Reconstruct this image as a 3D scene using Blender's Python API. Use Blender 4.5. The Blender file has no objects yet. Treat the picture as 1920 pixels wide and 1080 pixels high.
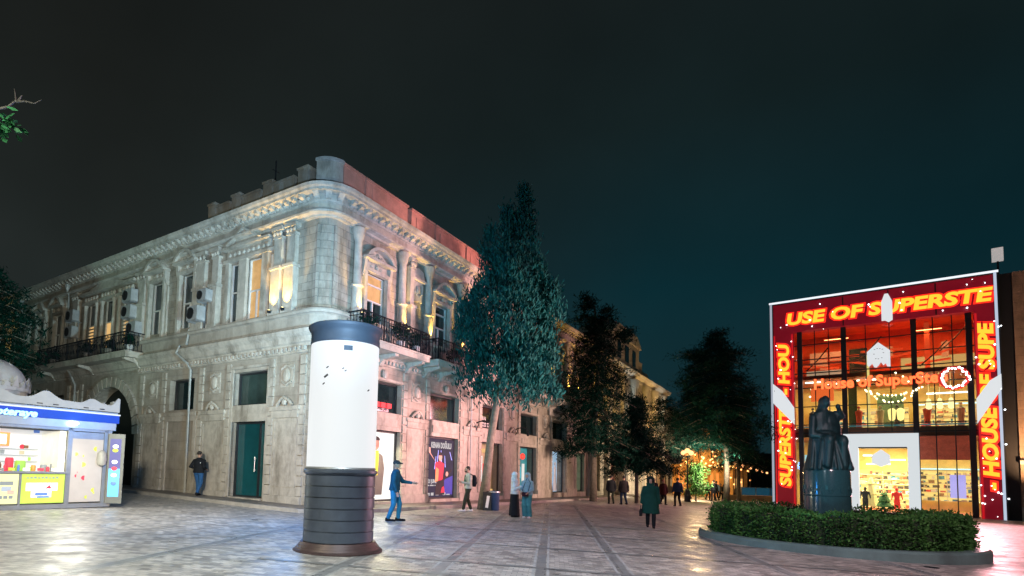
import bpy, bmesh, math, random
from mathutils import Vector, Matrix
from math import sin, cos, pi, radians as rad, sqrt, atan2
sc = bpy.context.scene
COL = sc.collection
rnd = random.Random(7)
GS = -0.018                                   # the square falls gently to the right
def gz(x, y=0): return GS * x
# ---------------------------------------------------------------- camera
cd = bpy.data.cameras.new('camera'); cam = bpy.data.objects.new('camera', cd); COL.objects.link(cam); sc.camera = cam
FPX = 1050.0; PITCH = math.atan(FPX / 15000.0); ROLL = 0.028
cd.sensor_width = 36; cd.lens = FPX / 1920 * 36
cd.shift_x = (960 - 800) / 1920; cd.shift_y = (806.02 - 540) / 1920
cd.clip_start = 0.05; cd.clip_end = 3000
fw = Vector((0, cos(PITCH), sin(PITCH))); up0 = Vector((0, -sin(PITCH), cos(PITCH))); r0 = Vector((1, 0, 0))
rt = r0 * cos(ROLL) + up0 * sin(ROLL); up = up0 * cos(ROLL) - r0 * sin(ROLL)
cam.matrix_world = Matrix(((rt.x, up.x, -fw.x, 0), (rt.y, up.y, -fw.y, 0), (rt.z, up.z, -fw.z, 1.6), (0, 0, 0, 1)))
# ---------------------------------------------------------------- night sky
w = bpy.data.worlds.new('World'); sc.world = w; w.use_nodes = True
nt = w.node_tree; nt.nodes.clear()
def N(t, typ, **k):
    n = t.nodes.new(typ)
    for a, b in k.items(): setattr(n, a, b)
    return n
out = N(nt, 'ShaderNodeOutputWorld'); bg = N(nt, 'ShaderNodeBackground'); nt.links.new(bg.outputs[0], out.inputs[0])
tc = N(nt, 'ShaderNodeTexCoord'); sep = N(nt, 'ShaderNodeSeparateXYZ'); nt.links.new(tc.outputs['Generated'], sep.inputs[0])
def ramp(t, stops):
    r = N(t, 'ShaderNodeValToRGB'); e = r.color_ramp.elements
    while len(e) < len(stops): e.new(0.5)
    for i, (p, c) in enumerate(stops): e[i].position = p; e[i].color = (*c, 1)
    return r
ra = ramp(nt, [(0.0, (.008, .026, .032)), (.30, (.003, .021, .028)), (.52, (.0062, .0138, .0150)), (.8, (.0085, .0100, .0098))])
rb = ramp(nt, [(0.0, (.018, .026, .025)), (.3, (.016, .0205, .0195)), (.52, (.0100, .0118, .0108)), (.8, (.0085, .0095, .009))])
nt.links.new(sep.outputs[2], ra.inputs[0]); nt.links.new(sep.outputs[2], rb.inputs[0])
mr = N(nt, 'ShaderNodeMapRange'); mr.inputs[1].default_value = -.45; mr.inputs[2].default_value = .35
nt.links.new(sep.outputs[0], mr.inputs[0])
mx = N(nt, 'ShaderNodeMix', data_type='RGBA'); nt.links.new(mr.outputs[0], mx.inputs[0]); nt.links.new(rb.outputs[0], mx.inputs[6]); nt.links.new(ra.outputs[0], mx.inputs[7])
nz = N(nt, 'ShaderNodeTexNoise'); nz.inputs['Scale'].default_value = 2.2; nz.inputs['Detail'].default_value = 4
nt.links.new(tc.outputs['Generated'], nz.inputs[0])
mr2 = N(nt, 'ShaderNodeMapRange'); mr2.inputs[1].default_value = .3; mr2.inputs[2].default_value = .7; mr2.inputs[3].default_value = .8; mr2.inputs[4].default_value = 1.25
nt.links.new(nz.outputs[0], mr2.inputs[0])
nt.links.new(mx.outputs[2], bg.inputs[0]); nt.links.new(mr2.outputs[0], bg.inputs[1])
# ---------------------------------------------------------------- exposure, added fill lamps and street glow
vs = sc.view_settings; vs.view_transform = 'Standard'; vs.look = 'None'; vs.exposure = 0; vs.gamma = 1
sc.cycles.use_denoising = True
sc.cycles.sample_clamp_indirect = 4; sc.cycles.max_bounces = 6; sc.cycles.caustics_reflective = False; sc.cycles.caustics_refractive = False
def lamp(name, typ, loc, energy, color, size=.3, target=None, spot=None, parent=None, sy=None, blend=.6):
    d = bpy.data.lights.new(name, typ); d.energy = energy; d.color = color
    if typ == 'AREA':
        d.size = size
        if sy: d.shape = 'RECTANGLE'; d.size_y = sy
    elif typ != 'SUN': d.shadow_soft_size = size
    if typ == 'SPOT': d.spot_size = rad(spot); d.spot_blend = blend
    o = bpy.data.objects.new(name, d); COL.objects.link(o); o.location = loc
    if target: o.rotation_euler = (Vector(target) - Vector(loc)).to_track_quat('-Z', 'Y').to_euler()
    if parent: o.parent = parent
    return o
sun = lamp('weak_sun', 'SUN', (0, 0, 40), 0.05, (.55, .85, .95), target=(6, 12, 20)); sun.data.angle = rad(10)  # weak cool sun lamp added as an overall key
lamp('ground_fill', 'SPOT', (-7, 3, 7), 4000, (1, .93, .68), .5, target=(-6.5, 9.5, 0), spot=105, blend=1)                     # added spots standing in for assumed street lamps, to light the paving
lamp('ground_fill', 'SPOT', (0, 4.0, 8), 3500, (.78, .92, 1), .5, target=(.5, 10, 0), spot=105, blend=1)  # second added spot, cools the middle of the paving
lamp('ground_fill', 'SPOT', (9, 4, 8), 3900, (1, .66, .70), .5, target=(9, 10, 0), spot=110, blend=1)  # third unseen spot, added to turn the right-hand paving pink
lamp('facade_fill', 'SPOT', (-5.2, 7.5, 3.4), 6500, (1, .90, .70), .3, target=(-9.0, 23, 3.0), spot=78, blend=1)  # unseen lamp added to warm the ground floor of the square facade
lamp('upper_fill', 'SPOT', (-9.0, 6.0, 2.4), 2000, (.66, .95, .92), .3, target=(-9.0, 25, 9.6), spot=62, blend=1)  # teal spot added to tint the upper storey, no fixture stands here
lamp('side_fill', 'SPOT', (2.6, 9.0, 2.6), 10500, (.50, .84, .90), .15, target=(-10.5, 24, 9.4), spot=48, blend=1)  # unseen lamp added at a grazing angle to bring out the relief
lamp('monument_fill', 'SPOT', (5.5, 9.5, .3), 1000, (.15, .8, 1), .15, target=(11.4, 15.95, 2.8), spot=30, blend=1)  # added teal spot that brightens the statue's drapery
lamp('corner_fill', 'SPOT', (-.4, 5.0, 3.4), 8500, (.38, .66, 1), .3, target=(-3.4, 19, 8.6), spot=50, blend=1)  # added blue spot standing in for the column's light on the corner
lamp('tree_fill', 'SPOT', (-.5, 12.5, .5), 2700, (.12, .85, 1), .3, target=(3.6, 24, 7.5), spot=60, blend=1)  # teal spot put in to colour the cypress, no lamp stands there
lamp('pink_fill', 'SPOT', (15.0, 18.0, 4.0), 29000, (1, .53, .52), .6, target=(1.2, 26.0, 6.0), spot=58, blend=1)  # added pink spot in mid square, standing in for the store's light
lamp('pink_fill', 'SPOT', (18.0, 27.0, 3.0), 8500, (1, .66, .50), .6, target=(8, 36, 3.2), spot=50, blend=1)  # another added spot, warms the street facade farther along
lamp('cornice_fill', 'SPOT', (-19, 14, 4), 1100, (.45, 1, .85), .4, target=(-17, 30, 11), spot=75, blend=1)  # unseen green spot added for the far end of the cornice
lamp('store_spill', 'AREA', (29.5, 34, 5.5), 4300, (1, .45, .50), 8, target=(16, 15, 0), sy=5)  # added area lamp carrying the store's pink light onto the square
lamp('street_glow', 'POINT', (20.5, 42, 4.2), 420, (1, .70, .38), .4)
lamp('street_glow', 'POINT', (27, 56, 4), 1500, (1, .62, .28), .4)
lamp('street_glow', 'SPOT', (24.5, 43.0, 2.6), 13000, (1, .80, .58), .3, target=(18.5, 52, 2.2), spot=100, blend=1)  # added spot that brightens the shopfronts of the columned building
lamp('street_glow', 'POINT', (28, 68, 7), 2500, (1, .80, .52), .4)
# ---------------------------------------------------------------- materials
MC = {}
def mat(name, col, rough=.7, metal=0, emit=None, es=1, var=.12, scale=3, bump=0, bscale=30, spec=.5, dirt=None, dscale=.6, coat=0, alpha=None, trans=0, c2=None):
    if name in MC: return MC[name]
    m = bpy.data.materials.new(name); m.use_nodes = True; t = m.node_tree
    b = t.nodes['Principled BSDF']; MC[name] = m
    b.inputs['Roughness'].default_value = rough; b.inputs['Metallic'].default_value = metal; b.inputs['Specular IOR Level'].default_value = spec
    b.inputs['Coat Weight'].default_value = coat; b.inputs['Transmission Weight'].default_value = trans
    if emit: b.inputs['Emission Color'].default_value = (*emit, 1); b.inputs['Emission Strength'].default_value = es
    tcn = N(t, 'ShaderNodeTexCoord'); L = t.links
    n1 = N(t, 'ShaderNodeTexNoise'); n1.inputs['Scale'].default_value = scale; n1.inputs['Detail'].default_value = 6; n1.inputs['Roughness'].default_value = .65
    L.new(tcn.outputs['Object'], n1.inputs[0])
    lo = tuple(c * (1 - var) for c in col) if c2 is None else c2; hi = tuple(min(1, c * (1 + var)) for c in col)
    r = ramp(t, [(.32, lo), (.68, hi)]); L.new(n1.outputs[0], r.inputs[0]); cur = r.outputs[0]
    if dirt:
        n2 = N(t, 'ShaderNodeTexNoise'); n2.inputs['Scale'].default_value = dscale; n2.inputs['Detail'].default_value = 9; n2.inputs['Roughness'].default_value = .72
        mp = N(t, 'ShaderNodeMapping'); mp.inputs['Scale'].default_value = (1, 1, .35); L.new(tcn.outputs['Object'], mp.inputs[0]); L.new(mp.outputs[0], n2.inputs[0])
        rr = ramp(t, [(.48, (0, 0, 0)), (.72, (1, 1, 1))]); L.new(n2.outputs[0], rr.inputs[0])
        q = N(t, 'ShaderNodeMix', data_type='RGBA'); L.new(rr.outputs[0], q.inputs[0]); L.new(cur, q.inputs[6]); q.inputs[7].default_value = (*dirt, 1); cur = q.outputs[2]
    L.new(cur, b.inputs['Base Color'])
    if bump:
        n3 = N(t, 'ShaderNodeTexNoise'); n3.inputs['Scale'].default_value = bscale; n3.inputs['Detail'].default_value = 5; L.new(tcn.outputs['Object'], n3.inputs[0])
        bp = N(t, 'ShaderNodeBump'); bp.inputs['Strength'].default_value = bump; bp.inputs['Distance'].default_value = .02; L.new(n3.outputs[0], bp.inputs['Height']); L.new(bp.outputs[0], b.inputs['Normal'])
    return m
def stone(name, col, mortar=.62, bw=.62, bh=.3, polar=0, dirt=(.10, .085, .06)):
    """limestone ashlar: block joints laid in the wall's own x-z plane"""
    m = mat(name, col, rough=.85, var=.16, scale=2.3, dirt=dirt, dscale=.8); t = m.node_tree; L = t.links; b = t.nodes['Principled BSDF']
    src = b.inputs['Base Color'].links[0].from_socket
    tcn = N(t, 'ShaderNodeTexCoord'); s = N(t, 'ShaderNodeSeparateXYZ'); L.new(tcn.outputs['Object'], s.inputs[0]); c = N(t, 'ShaderNodeCombineXYZ')
    if polar:
        a = N(t, 'ShaderNodeMath', operation='ARCTAN2'); L.new(s.outputs[1], a.inputs[0]); L.new(s.outputs[0], a.inputs[1])
        k = N(t, 'ShaderNodeMath', operation='MULTIPLY'); L.new(a.outputs[0], k.inputs[0]); k.inputs[1].default_value = polar; L.new(k.outputs[0], c.inputs[0])
    else:
        a = N(t, 'ShaderNodeMath', operation='ADD'); L.new(s.outputs[0], a.inputs[0]); L.new(s.outputs[1], a.inputs[1]); L.new(a.outputs[0], c.inputs[0])
    L.new(s.outputs[2], c.inputs[1])
    br = N(t, 'ShaderNodeTexBrick'); L.new(c.outputs[0], br.inputs[0]); br.inputs['Scale'].default_value = 1
    br.inputs['Brick Width'].default_value = bw; br.inputs['Row Height'].default_value = bh; br.inputs['Mortar Size'].default_value = .013; br.inputs['Mortar Smooth'].default_value = .4; br.inputs['Bias'].default_value = 0
    br.inputs['Color1'].default_value = (1, 1, 1, 1); br.inputs['Color2'].default_value = (.84, .83, .81, 1); br.inputs['Mortar'].default_value = (mortar,) * 3 + (1,)
    q = N(t, 'ShaderNodeMix', data_type='RGBA', blend_type='MULTIPLY'); q.inputs[0].default_value = 1
    L.new(src, q.inputs[6]); L.new(br.outputs[0], q.inputs[7]); L.new(q.outputs[2], b.inputs['Base Color'])
    n3 = N(t, 'ShaderNodeTexNoise'); n3.inputs['Scale'].default_value = 14; n3.inputs['Detail'].default_value = 6; L.new(tcn.outputs['Object'], n3.inputs[0])
    ma = N(t, 'ShaderNodeMath', operation='MULTIPLY_ADD'); L.new(br.outputs['Fac'], ma.inputs[0]); ma.inputs[1].default_value = -.9; L.new(n3.outputs[0], ma.inputs[2])
    bp = N(t, 'ShaderNodeBump'); bp.inputs['Strength'].default_value = .6; bp.inputs['Distance'].default_value = .025; L.new(ma.outputs[0], bp.inputs['Height']); L.new(bp.outputs[0], b.inputs['Normal'])
    return m
def glow(name, col, s): return mat(name, (.02, .02, .02), rough=.5, emit=col, es=s, var=0)
M_ST = stone('limestone_ashlar', (.37, .335, .285)); M_STC = stone('limestone_corner', (.37, .335, .285), polar=.8)
M_SM = mat('carved_limestone', (.45, .415, .36), .8, var=.16, scale=4, bump=.35, bscale=25, dirt=(.17, .15, .12), dscale=1.3)
M_SG = stone('limestone_large', (.40, .365, .315), bw=1.1, bh=.42, mortar=.78, dirt=(.22, .195, .16))
lamp('column_glow', 'POINT', (-2.9, 14.6, 3.6), 800, (.04, .34, 1), .5)  # blue lamp added behind the column to strengthen its light on the walls
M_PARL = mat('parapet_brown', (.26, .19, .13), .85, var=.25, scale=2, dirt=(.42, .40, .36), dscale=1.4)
M_PAR = mat('parapet_pink_lit', (.66, .31, .23), .85, var=.2, scale=2, dirt=(.48, .24, .15), dscale=.9, bump=.3)  # pink light on the street blocks is put into this base colour
M_ROOF = mat('roof_dark', (.05, .05, .05), .8)
M_DG = mat('dark_glass', (.010, .022, .024), .06, spec=.9, var=.5, scale=.7, c2=(.004, .008, .01)); M_TEAL = mat('teal_glass_door', (.008, .07, .08), .08, spec=.8, var=.35, scale=.6)
M_FRW = mat('white_window_frame', (.62, .62, .60), .45); M_FRD = mat('dark_frame', (.02, .022, .025), .4)
M_IRON = mat('black_iron', (.012, .015, .022), .45, metal=.4); M_BLK = mat('black', (.012, .012, .013), .6)
M_WARM = glow('warm_lit_room', (1, .60, .22), .75); M_WARM2 = mat('curtain_lit', (.3, .2, .1), .9, emit=(1, .50, .14), es=.42, var=.4, scale=2)
M_LAMPY = glow('lamp_lens', (1, .78, .32), 9)
M_PIPE = mat('drain_pipe', (.42, .42, .40), .5, metal=.3)
M_GREY = mat('grey_metal', (.33, .34, .35), .4, metal=.6, bump=.1); M_WHITE = mat('white_paint', (.72, .73, .73), .5, var=.06)
# ---------------------------------------------------------------- mesh builder
class MB:
    def __init__(s): s.v = []; s.f = []; s.m = []; s.cm = 0
    def add(s, vs, fs):
        k = len(s.v); s.v += [tuple(v) for v in vs]; s.f += [tuple(i + k for i in f) for f in fs]; s.m += [s.cm] * len(fs); return s
    def box(s, x0, x1, y0, y1, z0, z1):
        return s.add([(x0, y0, z0), (x1, y0, z0), (x1, y1, z0), (x0, y1, z0), (x0, y0, z1), (x1, y0, z1), (x1, y1, z1), (x0, y1, z1)],
                     [(0, 3, 2, 1), (4, 5, 6, 7), (0, 1, 5, 4), (1, 2, 6, 5), (2, 3, 7, 6), (3, 0, 4, 7)])
    def obox(s, c, size, M3):
        x, y, z = [q / 2 for q in size]; P = [(-x, -y, -z), (x, -y, -z), (x, y, -z), (-x, y, -z), (-x, -y, z), (x, -y, z), (x, y, z), (-x, y, z)]
        return s.add([Vector(c) + M3 @ Vector(p) for p in P], [(0, 3, 2, 1), (4, 5, 6, 7), (0, 1, 5, 4), (1, 2, 6, 5), (2, 3, 7, 6), (3, 0, 4, 7)])
    def prism(s, pts, y0, y1):                 # polygon in x-z extruded along y
        n = len(pts)
        return s.add([(p[0], y0, p[1]) for p in pts] + [(p[0], y1, p[1]) for p in pts], [tuple(range(n))] + [tuple(range(2 * n - 1, n - 1, -1))] + [(i, i + n, (i + 1) % n + n, (i + 1) % n) for i in range(n)])
    def xprism(s, pts, x0, x1):                # profile in y-z extruded along x
        n = len(pts)
        return s.add([(x0, p[0], p[1]) for p in pts] + [(x1, p[0], p[1]) for p in pts], [tuple(range(n - 1, -1, -1))] + [tuple(range(n, 2 * n))] + [(i, (i + 1) % n, (i + 1) % n + n, i + n) for i in range(n)])
    def zprism(s, pts, z0, z1):
        n = len(pts)
        return s.add([(p[0], p[1], z0) for p in pts] + [(p[0], p[1], z1) for p in pts], [tuple(range(n - 1, -1, -1))] + [tuple(range(n, 2 * n))] + [(i, (i + 1) % n, (i + 1) % n + n, i + n) for i in range(n)])
    def lathe(s, prof, c=(0, 0), n=24, a0=0, a1=2 * pi, ex=1, ey=1):   # prof: (r, z)
        full = abs(a1 - a0 - 2 * pi) < 1e-6; k = n if full else n + 1; vs = []
        for r, z in prof:
            for i in range(k):
                a = a0 + (a1 - a0) * i / n; vs.append((c[0] + r * cos(a) * ex, c[1] + r * sin(a) * ey, z))
        fs = []
        for j in range(len(prof) - 1):
            for i in range(n):
                i2 = (i + 1) % k; fs.append((j * k + i, j * k + i2, (j + 1) * k + i2, (j + 1) * k + i))
        if full:
            if prof[0][0] > 1e-6: fs.append(tuple(range(k - 1, -1, -1)))
            if prof[-1][0] > 1e-6: fs.append(tuple(range((len(prof) - 1) * k, len(prof) * k)))
        return s.add(vs, fs)
    def loft(s, rings, n=12):                  # rings: (center, rx, ry, axis-frame or None)
        vs = []; k = len(rings)
        for c, rx, ry, fr in rings:
            ux, uy = (Vector((1, 0, 0)), Vector((0, 1, 0))) if fr is None else fr
            for i in range(n):
                a = 2 * pi * i / n; vs.append(Vector(c) + ux * (rx * cos(a)) + uy * (ry * sin(a)))
        fs = [(j * n + i, j * n + (i + 1) % n, (j + 1) * n + (i + 1) % n, (j + 1) * n + i) for j in range(k - 1) for i in range(n)]
        fs += [tuple(range(n - 1, -1, -1)), tuple(range((k - 1) * n, k * n))]
        return s.add(vs, fs)
    def cap(s, p0, p1, r0_, r1, n=10, e=1):        # capsule with tapered radius
        p0 = Vector(p0); p1 = Vector(p1); d = p1 - p0; L = d.length; d = d / L if L > 1e-6 else Vector((0, 0, 1))
        ux = d.orthogonal().normalized(); uy = d.cross(ux); R = []
        for a in (-80, -50, -20): R.append((p0 + d * (r0_ * sin(rad(a))), r0_ * cos(rad(a)), r0_ * cos(rad(a)) * e, (ux, uy)))
        for a in (20, 50, 80): R.append((p1 + d * (r1 * sin(rad(a))), r1 * cos(rad(a)), r1 * cos(rad(a)) * e, (ux, uy)))
        return s.loft(R, n)
    def tube(s, pts, r, n=6):
        P = [Vector(p) for p in pts]; R = []; ux = None
        for i, p in enumerate(P):
            d = ((P[i + 1] if i + 1 < len(P) else p) - (P[i - 1] if i else p)).normalized()
            ux = d.orthogonal().normalized() if ux is None else (ux - d * ux.dot(d)).normalized()
            rr = r[i] if isinstance(r, (list, tuple)) else r; R.append((p, rr, rr, (ux, d.cross(ux))))
        return s.loft(R, n)
    def ball(s, c, rx, ry=None, rz=None, n=10):
        ry = ry or rx; rz = rz or rx; R = [((c[0], c[1], c[2] + rz * sin(rad(a))), rx * cos(rad(a)), ry * cos(rad(a)), None) for a in (-86, -60, -35, -12, 12, 35, 60, 86)]
        return s.loft(R, n)
    def wall(s, xr, zr, holes, y0, y1):
        xs = sorted(set([xr[0], xr[1]] + [q for h in holes for q in h[:2]])); zs = sorted(set([zr[0], zr[1]] + [q for h in holes for q in h[2:]]))
        xs = [x for x in xs if xr[0] - 1e-6 <= x <= xr[1] + 1e-6]; zs = [z for z in zs if zr[0] - 1e-6 <= z <= zr[1] + 1e-6]
        def solid(i, j):
            if i < 0 or j < 0 or i >= len(xs) - 1 or j >= len(zs) - 1: return False
            cx = (xs[i] + xs[i + 1]) / 2; cz = (zs[j] + zs[j + 1]) / 2
            return not any(h[0] < cx < h[1] and h[2] < cz < h[3] for h in holes)
        for i in range(len(xs) - 1):
            for j in range(len(zs) - 1):
                if not solid(i, j): continue
                a, b, c, d = xs[i], xs[i + 1], zs[j], zs[j + 1]
                s.add([(a, y0, c), (b, y0, c), (b, y0, d), (a, y0, d)], [(0, 1, 2, 3)]); s.add([(a, y1, c), (b, y1, c), (b, y1, d), (a, y1, d)], [(3, 2, 1, 0)])
                if not solid(i - 1, j): s.add([(a, y0, c), (a, y1, c), (a, y1, d), (a, y0, d)], [(3, 2, 1, 0)])
                if not solid(i + 1, j): s.add([(b, y0, c), (b, y1, c), (b, y1, d), (b, y0, d)], [(0, 1, 2, 3)])
                if not solid(i, j - 1): s.add([(a, y0, c), (b, y0, c), (b, y1, c), (a, y1, c)], [(3, 2, 1, 0)])
                if not solid(i, j + 1): s.add([(a, y0, d), (b, y0, d), (b, y1, d), (a, y1, d)], [(0, 1, 2, 3)])
        return s
    def obj(s, name, m, parent=None, loc=None, rz=0, smooth=False, bevel=0):
        me = bpy.data.meshes.new(name); me.from_pydata(s.v, [], s.f)
        for q in (m if isinstance(m, (list, tuple)) else [m]): me.materials.append(q)
        if isinstance(m, (list, tuple)): me.polygons.foreach_set('material_index', s.m)
        if smooth: me.polygons.foreach_set('use_smooth', [True] * len(me.polygons))
        me.update(); o = bpy.data.objects.new(name, me); COL.objects.link(o)
        if smooth == 'auto':
            bm = bmesh.new(); bm.from_mesh(me); bmesh.ops.remove_doubles(bm, verts=bm.verts, dist=1e-5)
            for e in bm.edges:
                if len(e.link_faces) == 2 and e.calc_face_angle(0) > rad(35): e.smooth = False
            bm.to_mesh(me); bm.free()
        if parent: o.parent = parent
        if loc: o.location = loc
        o.rotation_euler[2] = rz
        return o
def tag(o, label=None, cat=None, group=None, kind=None):
    if label: o['label'] = label
    if cat: o['category'] = cat
    if group: o['group'] = group
    if kind: o['kind'] = kind
    return o
def thing(name, label, cat, loc=(0, 0, 0), rz=0, group=None):
    o = bpy.data.objects.new(name, None); COL.objects.link(o); o.location = loc; o.rotation_euler = (0, 0, rz); o.empty_display_size = .2
    return tag(o, label, cat, group)
def text_mesh(txt, size, sx=1, ext=.02, off=0, align='CENTER', shear=0):
    c = bpy.data.curves.new('t', 'FONT'); c.body = txt; c.size = size; c.extrude = ext; c.offset = off; c.align_x = align; c.shear = shear; c.resolution_u = 3
    o = bpy.data.objects.new('t', c); COL.objects.link(o); bpy.context.view_layer.update()
    me = bpy.data.meshes.new_from_object(o.evaluated_get(bpy.context.evaluated_depsgraph_get()))
    bpy.data.objects.remove(o); me.transform(Matrix.Diagonal((sx, 1, 1, 1)))
    return me
def text(name, txt, size, m, parent, loc, sx=1, ext=.02, off=0, align='CENTER', turn=0, shear=0, rz=0):
    me = text_mesh(txt, size, sx, ext, off, align, shear); me.transform(Matrix.Rotation(turn, 4, 'Z')); me.transform(Matrix.Rotation(pi / 2, 4, 'X'))
    me.materials.clear(); me.materials.append(m); o = bpy.data.objects.new(name, me); COL.objects.link(o)
    o.parent = parent; o.location = loc; o.rotation_euler[2] = rz
    return o
def copy_tree(o, parent=None):
    c = o.copy(); COL.objects.link(c)
    if parent: c.parent = parent
    for ch in list(o.children): copy_tree(ch, c)
    return c
class Frame:                                   # a facade's own frame: x along it, y into the building, z up
    def __init__(s, ox, oy, ang):
        a = rad(ang); s.o = Vector((ox, oy, 0)); s.u = Vector((sin(a), cos(a), 0)); s.n = Vector((-s.u.y, s.u.x, 0)); s.rz = atan2(s.u.y, s.u.x)
    def p(s, x, y, z): q = s.o + s.u * x + s.n * y; return Vector((q.x, q.y, z))
R = Frame(-3.8, 19.76, 34.6)                    # street facade, x grows away from the corner
L = Frame(-3.8, 19.76, 124.6)                   # square facade, x is negative away from the corner
# ================================================================ ground
ST = lambda o: tag(o, kind='structure')
M_GR = mat('paving_stone', (.43, .415, .395), rough=.34, var=.18, scale=1.2, dirt=(.33, .32, .305), dscale=.5, spec=.55)
def paving(m, bw, bh, ang, lo, mortar=.45, rgh=(.2, .55)):
    t = m.node_tree; Lk = t.links; b = t.nodes['Principled BSDF']; src = b.inputs['Base Color'].links[0].from_socket
    g = N(t, 'ShaderNodeNewGeometry'); mp = N(t, 'ShaderNodeMapping'); mp.inputs['Rotation'].default_value = (0, 0, rad(ang)); Lk.new(g.outputs['Position'], mp.inputs[0])
    br = N(t, 'ShaderNodeTexBrick'); Lk.new(mp.outputs[0], br.inputs[0]); br.inputs['Scale'].default_value = 1; br.offset = .5; br.offset_frequency = 2
    br.inputs['Brick Width'].default_value = bw; br.inputs['Row Height'].default_value = bh; br.inputs['Mortar Size'].default_value = .006; br.inputs['Mortar Smooth'].default_value = .3
    br.inputs['Color1'].default_value = (1.22, 1.2, 1.17, 1); br.inputs['Color2'].default_value = (lo, lo, lo * 1.02, 1); br.inputs['Mortar'].default_value = (mortar,) * 3 + (1,)
    q = N(t, 'ShaderNodeMix', data_type='RGBA', blend_type='MULTIPLY'); q.inputs[0].default_value = 1; Lk.new(src, q.inputs[6]); Lk.new(br.outputs[0], q.inputs[7]); Lk.new(q.outputs[2], b.inputs['Base Color'])
    nn = N(t, 'ShaderNodeTexNoise'); nn.inputs['Scale'].default_value = 1.6; nn.inputs['Detail'].default_value = 8; Lk.new(g.outputs['Position'], nn.inputs[0])
    r = N(t, 'ShaderNodeMapRange'); r.inputs[1].default_value = .3; r.inputs[2].default_value = .7; r.inputs[3].default_value = rgh[0]; r.inputs[4].default_value = rgh[1]; Lk.new(nn.outputs[0], r.inputs[0]); Lk.new(r.outputs[0], b.inputs['Roughness'])
    n3 = N(t, 'ShaderNodeTexNoise'); n3.inputs['Scale'].default_value = 6; n3.inputs['Detail'].default_value = 6; Lk.new(g.outputs['Position'], n3.inputs[0])
    k = N(t, 'ShaderNodeMath', operation='MULTIPLY_ADD'); Lk.new(br.outputs['Fac'], k.inputs[0]); k.inputs[1].default_value = -.5
    k2 = N(t, 'ShaderNodeMath', operation='MULTIPLY_ADD'); Lk.new(br.outputs['Color'], k2.inputs[0]); k2.inputs[1].default_value = .35; Lk.new(n3.outputs[0], k2.inputs[2]); Lk.new(k2.outputs[0], k.inputs[2])
    bp = N(t, 'ShaderNodeBump'); bp.inputs['Strength'].default_value = .55; bp.inputs['Distance'].default_value = .012; Lk.new(k.outputs[0], bp.inputs['Height']); Lk.new(bp.outputs[0], b.inputs['Normal'])
paving(M_GR, .17, .12, 12.6, .48, rgh=(.26, .6))
g = MB(); n = 40; X = [-600 + 1200 * i / n for i in range(n + 1)]
g.add([(x, y - 200, gz(x)) for y in [i * 1300 / n for i in range(n + 1)] for x in X], [(j * (n + 1) + i, j * (n + 1) + i + 1, (j + 1) * (n + 1) + i + 1, (j + 1) * (n + 1) + i) for j in range(n) for i in range(n)])
ST(g.obj('ground', M_GR))
# darker bands of long slabs that divide the paving into panels
M_BAND = mat('band_slab', (.21, .22, .225), rough=.4, var=.18, scale=2); paving(M_BAND, .6, 2.0, 12.6, .85)
def gstrip(x0, y0, x1, y1, wd, dz=.004):
    d = Vector((x1 - x0, y1 - y0, 0)).normalized(); nn = Vector((-d.y, d.x, 0)) * wd / 2
    return [(x, y, gz(x) + dz) for x, y in ((x0 - nn.x, y0 - nn.y), (x0 + nn.x, y0 + nn.y), (x1 + nn.x, y1 + nn.y), (x1 - nn.x, y1 - nn.y))]
bd = MB(); dx, dy = sin(rad(12.6)), cos(rad(12.6))
for k in (-4.6, -1.5, 0.05, 1.68, 3.1, 6.2, 9.3):
    b0x = k - dx * 9; b0y = 8.2 - dy * 9
    bd.add(gstrip(b0x, b0y, b0x + dx * 32, b0y + dy * 32, .16), [(0, 3, 2, 1)])
for k in (8.6, 9.9, 12.6, 15.8, 19): bd.add(gstrip(-4.6 + dx * k, k * dy + 1.0, 11 + dx * k, -3.4 + k * dy + 1.0, .14, .008), [(0, 3, 2, 1)])
ST(bd.obj('paving_band', M_BAND)); bd = MB()
for k in (-4.6, -1.5, 0.05, 1.68, 3.1, 6.2, 9.3):
    for e in (-.12, .12): b0x = k + e - dx * 9; b0y = 8.2 - dy * 9; bd.add(gstrip(b0x, b0y, b0x + dx * 32, b0y + dy * 32, .045), [(0, 3, 2, 1)])
M_EDGE = mat('band_edge', (.37, .38, .38), rough=.5, var=.2, scale=3); ST(bd.obj('paving_edge_line', M_EDGE))
# raised pavement round the building with a pale kerb
M_SW = mat('pavement_slab', (.20, .18, .165), .55, var=.2, scale=2, dirt=(.12, .11, .1)); paving(M_SW, .5, .5, 34.6, .8, rgh=(.35, .6))
M_KB = mat('kerb_stone', (.36, .34, .31), .6, var=.2, scale=3)
def offs(a, b): q = Vector((-3.8, 19.76, 0)) + R.u * a + R.n * b; return q.x, q.y
def slab(name, P, h, m):
    mb = MB(); k = len(P); mb.add([(x, y, gz(x) - .3) for x, y in P] + [(x, y, gz(x) + h) for x, y in P], [tuple(range(k, 2 * k))] + [(i, (i + 1) % k, (i + 1) % k + k, i + k) for i in range(k)]); return ST(mb.obj(name, m))
# in R's frame: x along the street, -y to the street; the square side lies at x < 0
slab('pavement', [offs(-1.3, 42), offs(-1.3, -.6), offs(-.6, -1.5), offs(120, -1.5), offs(120, 1), offs(3, 1), offs(3, 42)], .12, M_SW)
slab('kerb', [offs(-1.48, 42), offs(-1.48, -.7), offs(-.7, -1.68), offs(120, -1.68), offs(120, -1.503), offs(-.6, -1.503), offs(-1.303, -.6), offs(-1.303, 42)], .125, M_KB)
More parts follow.
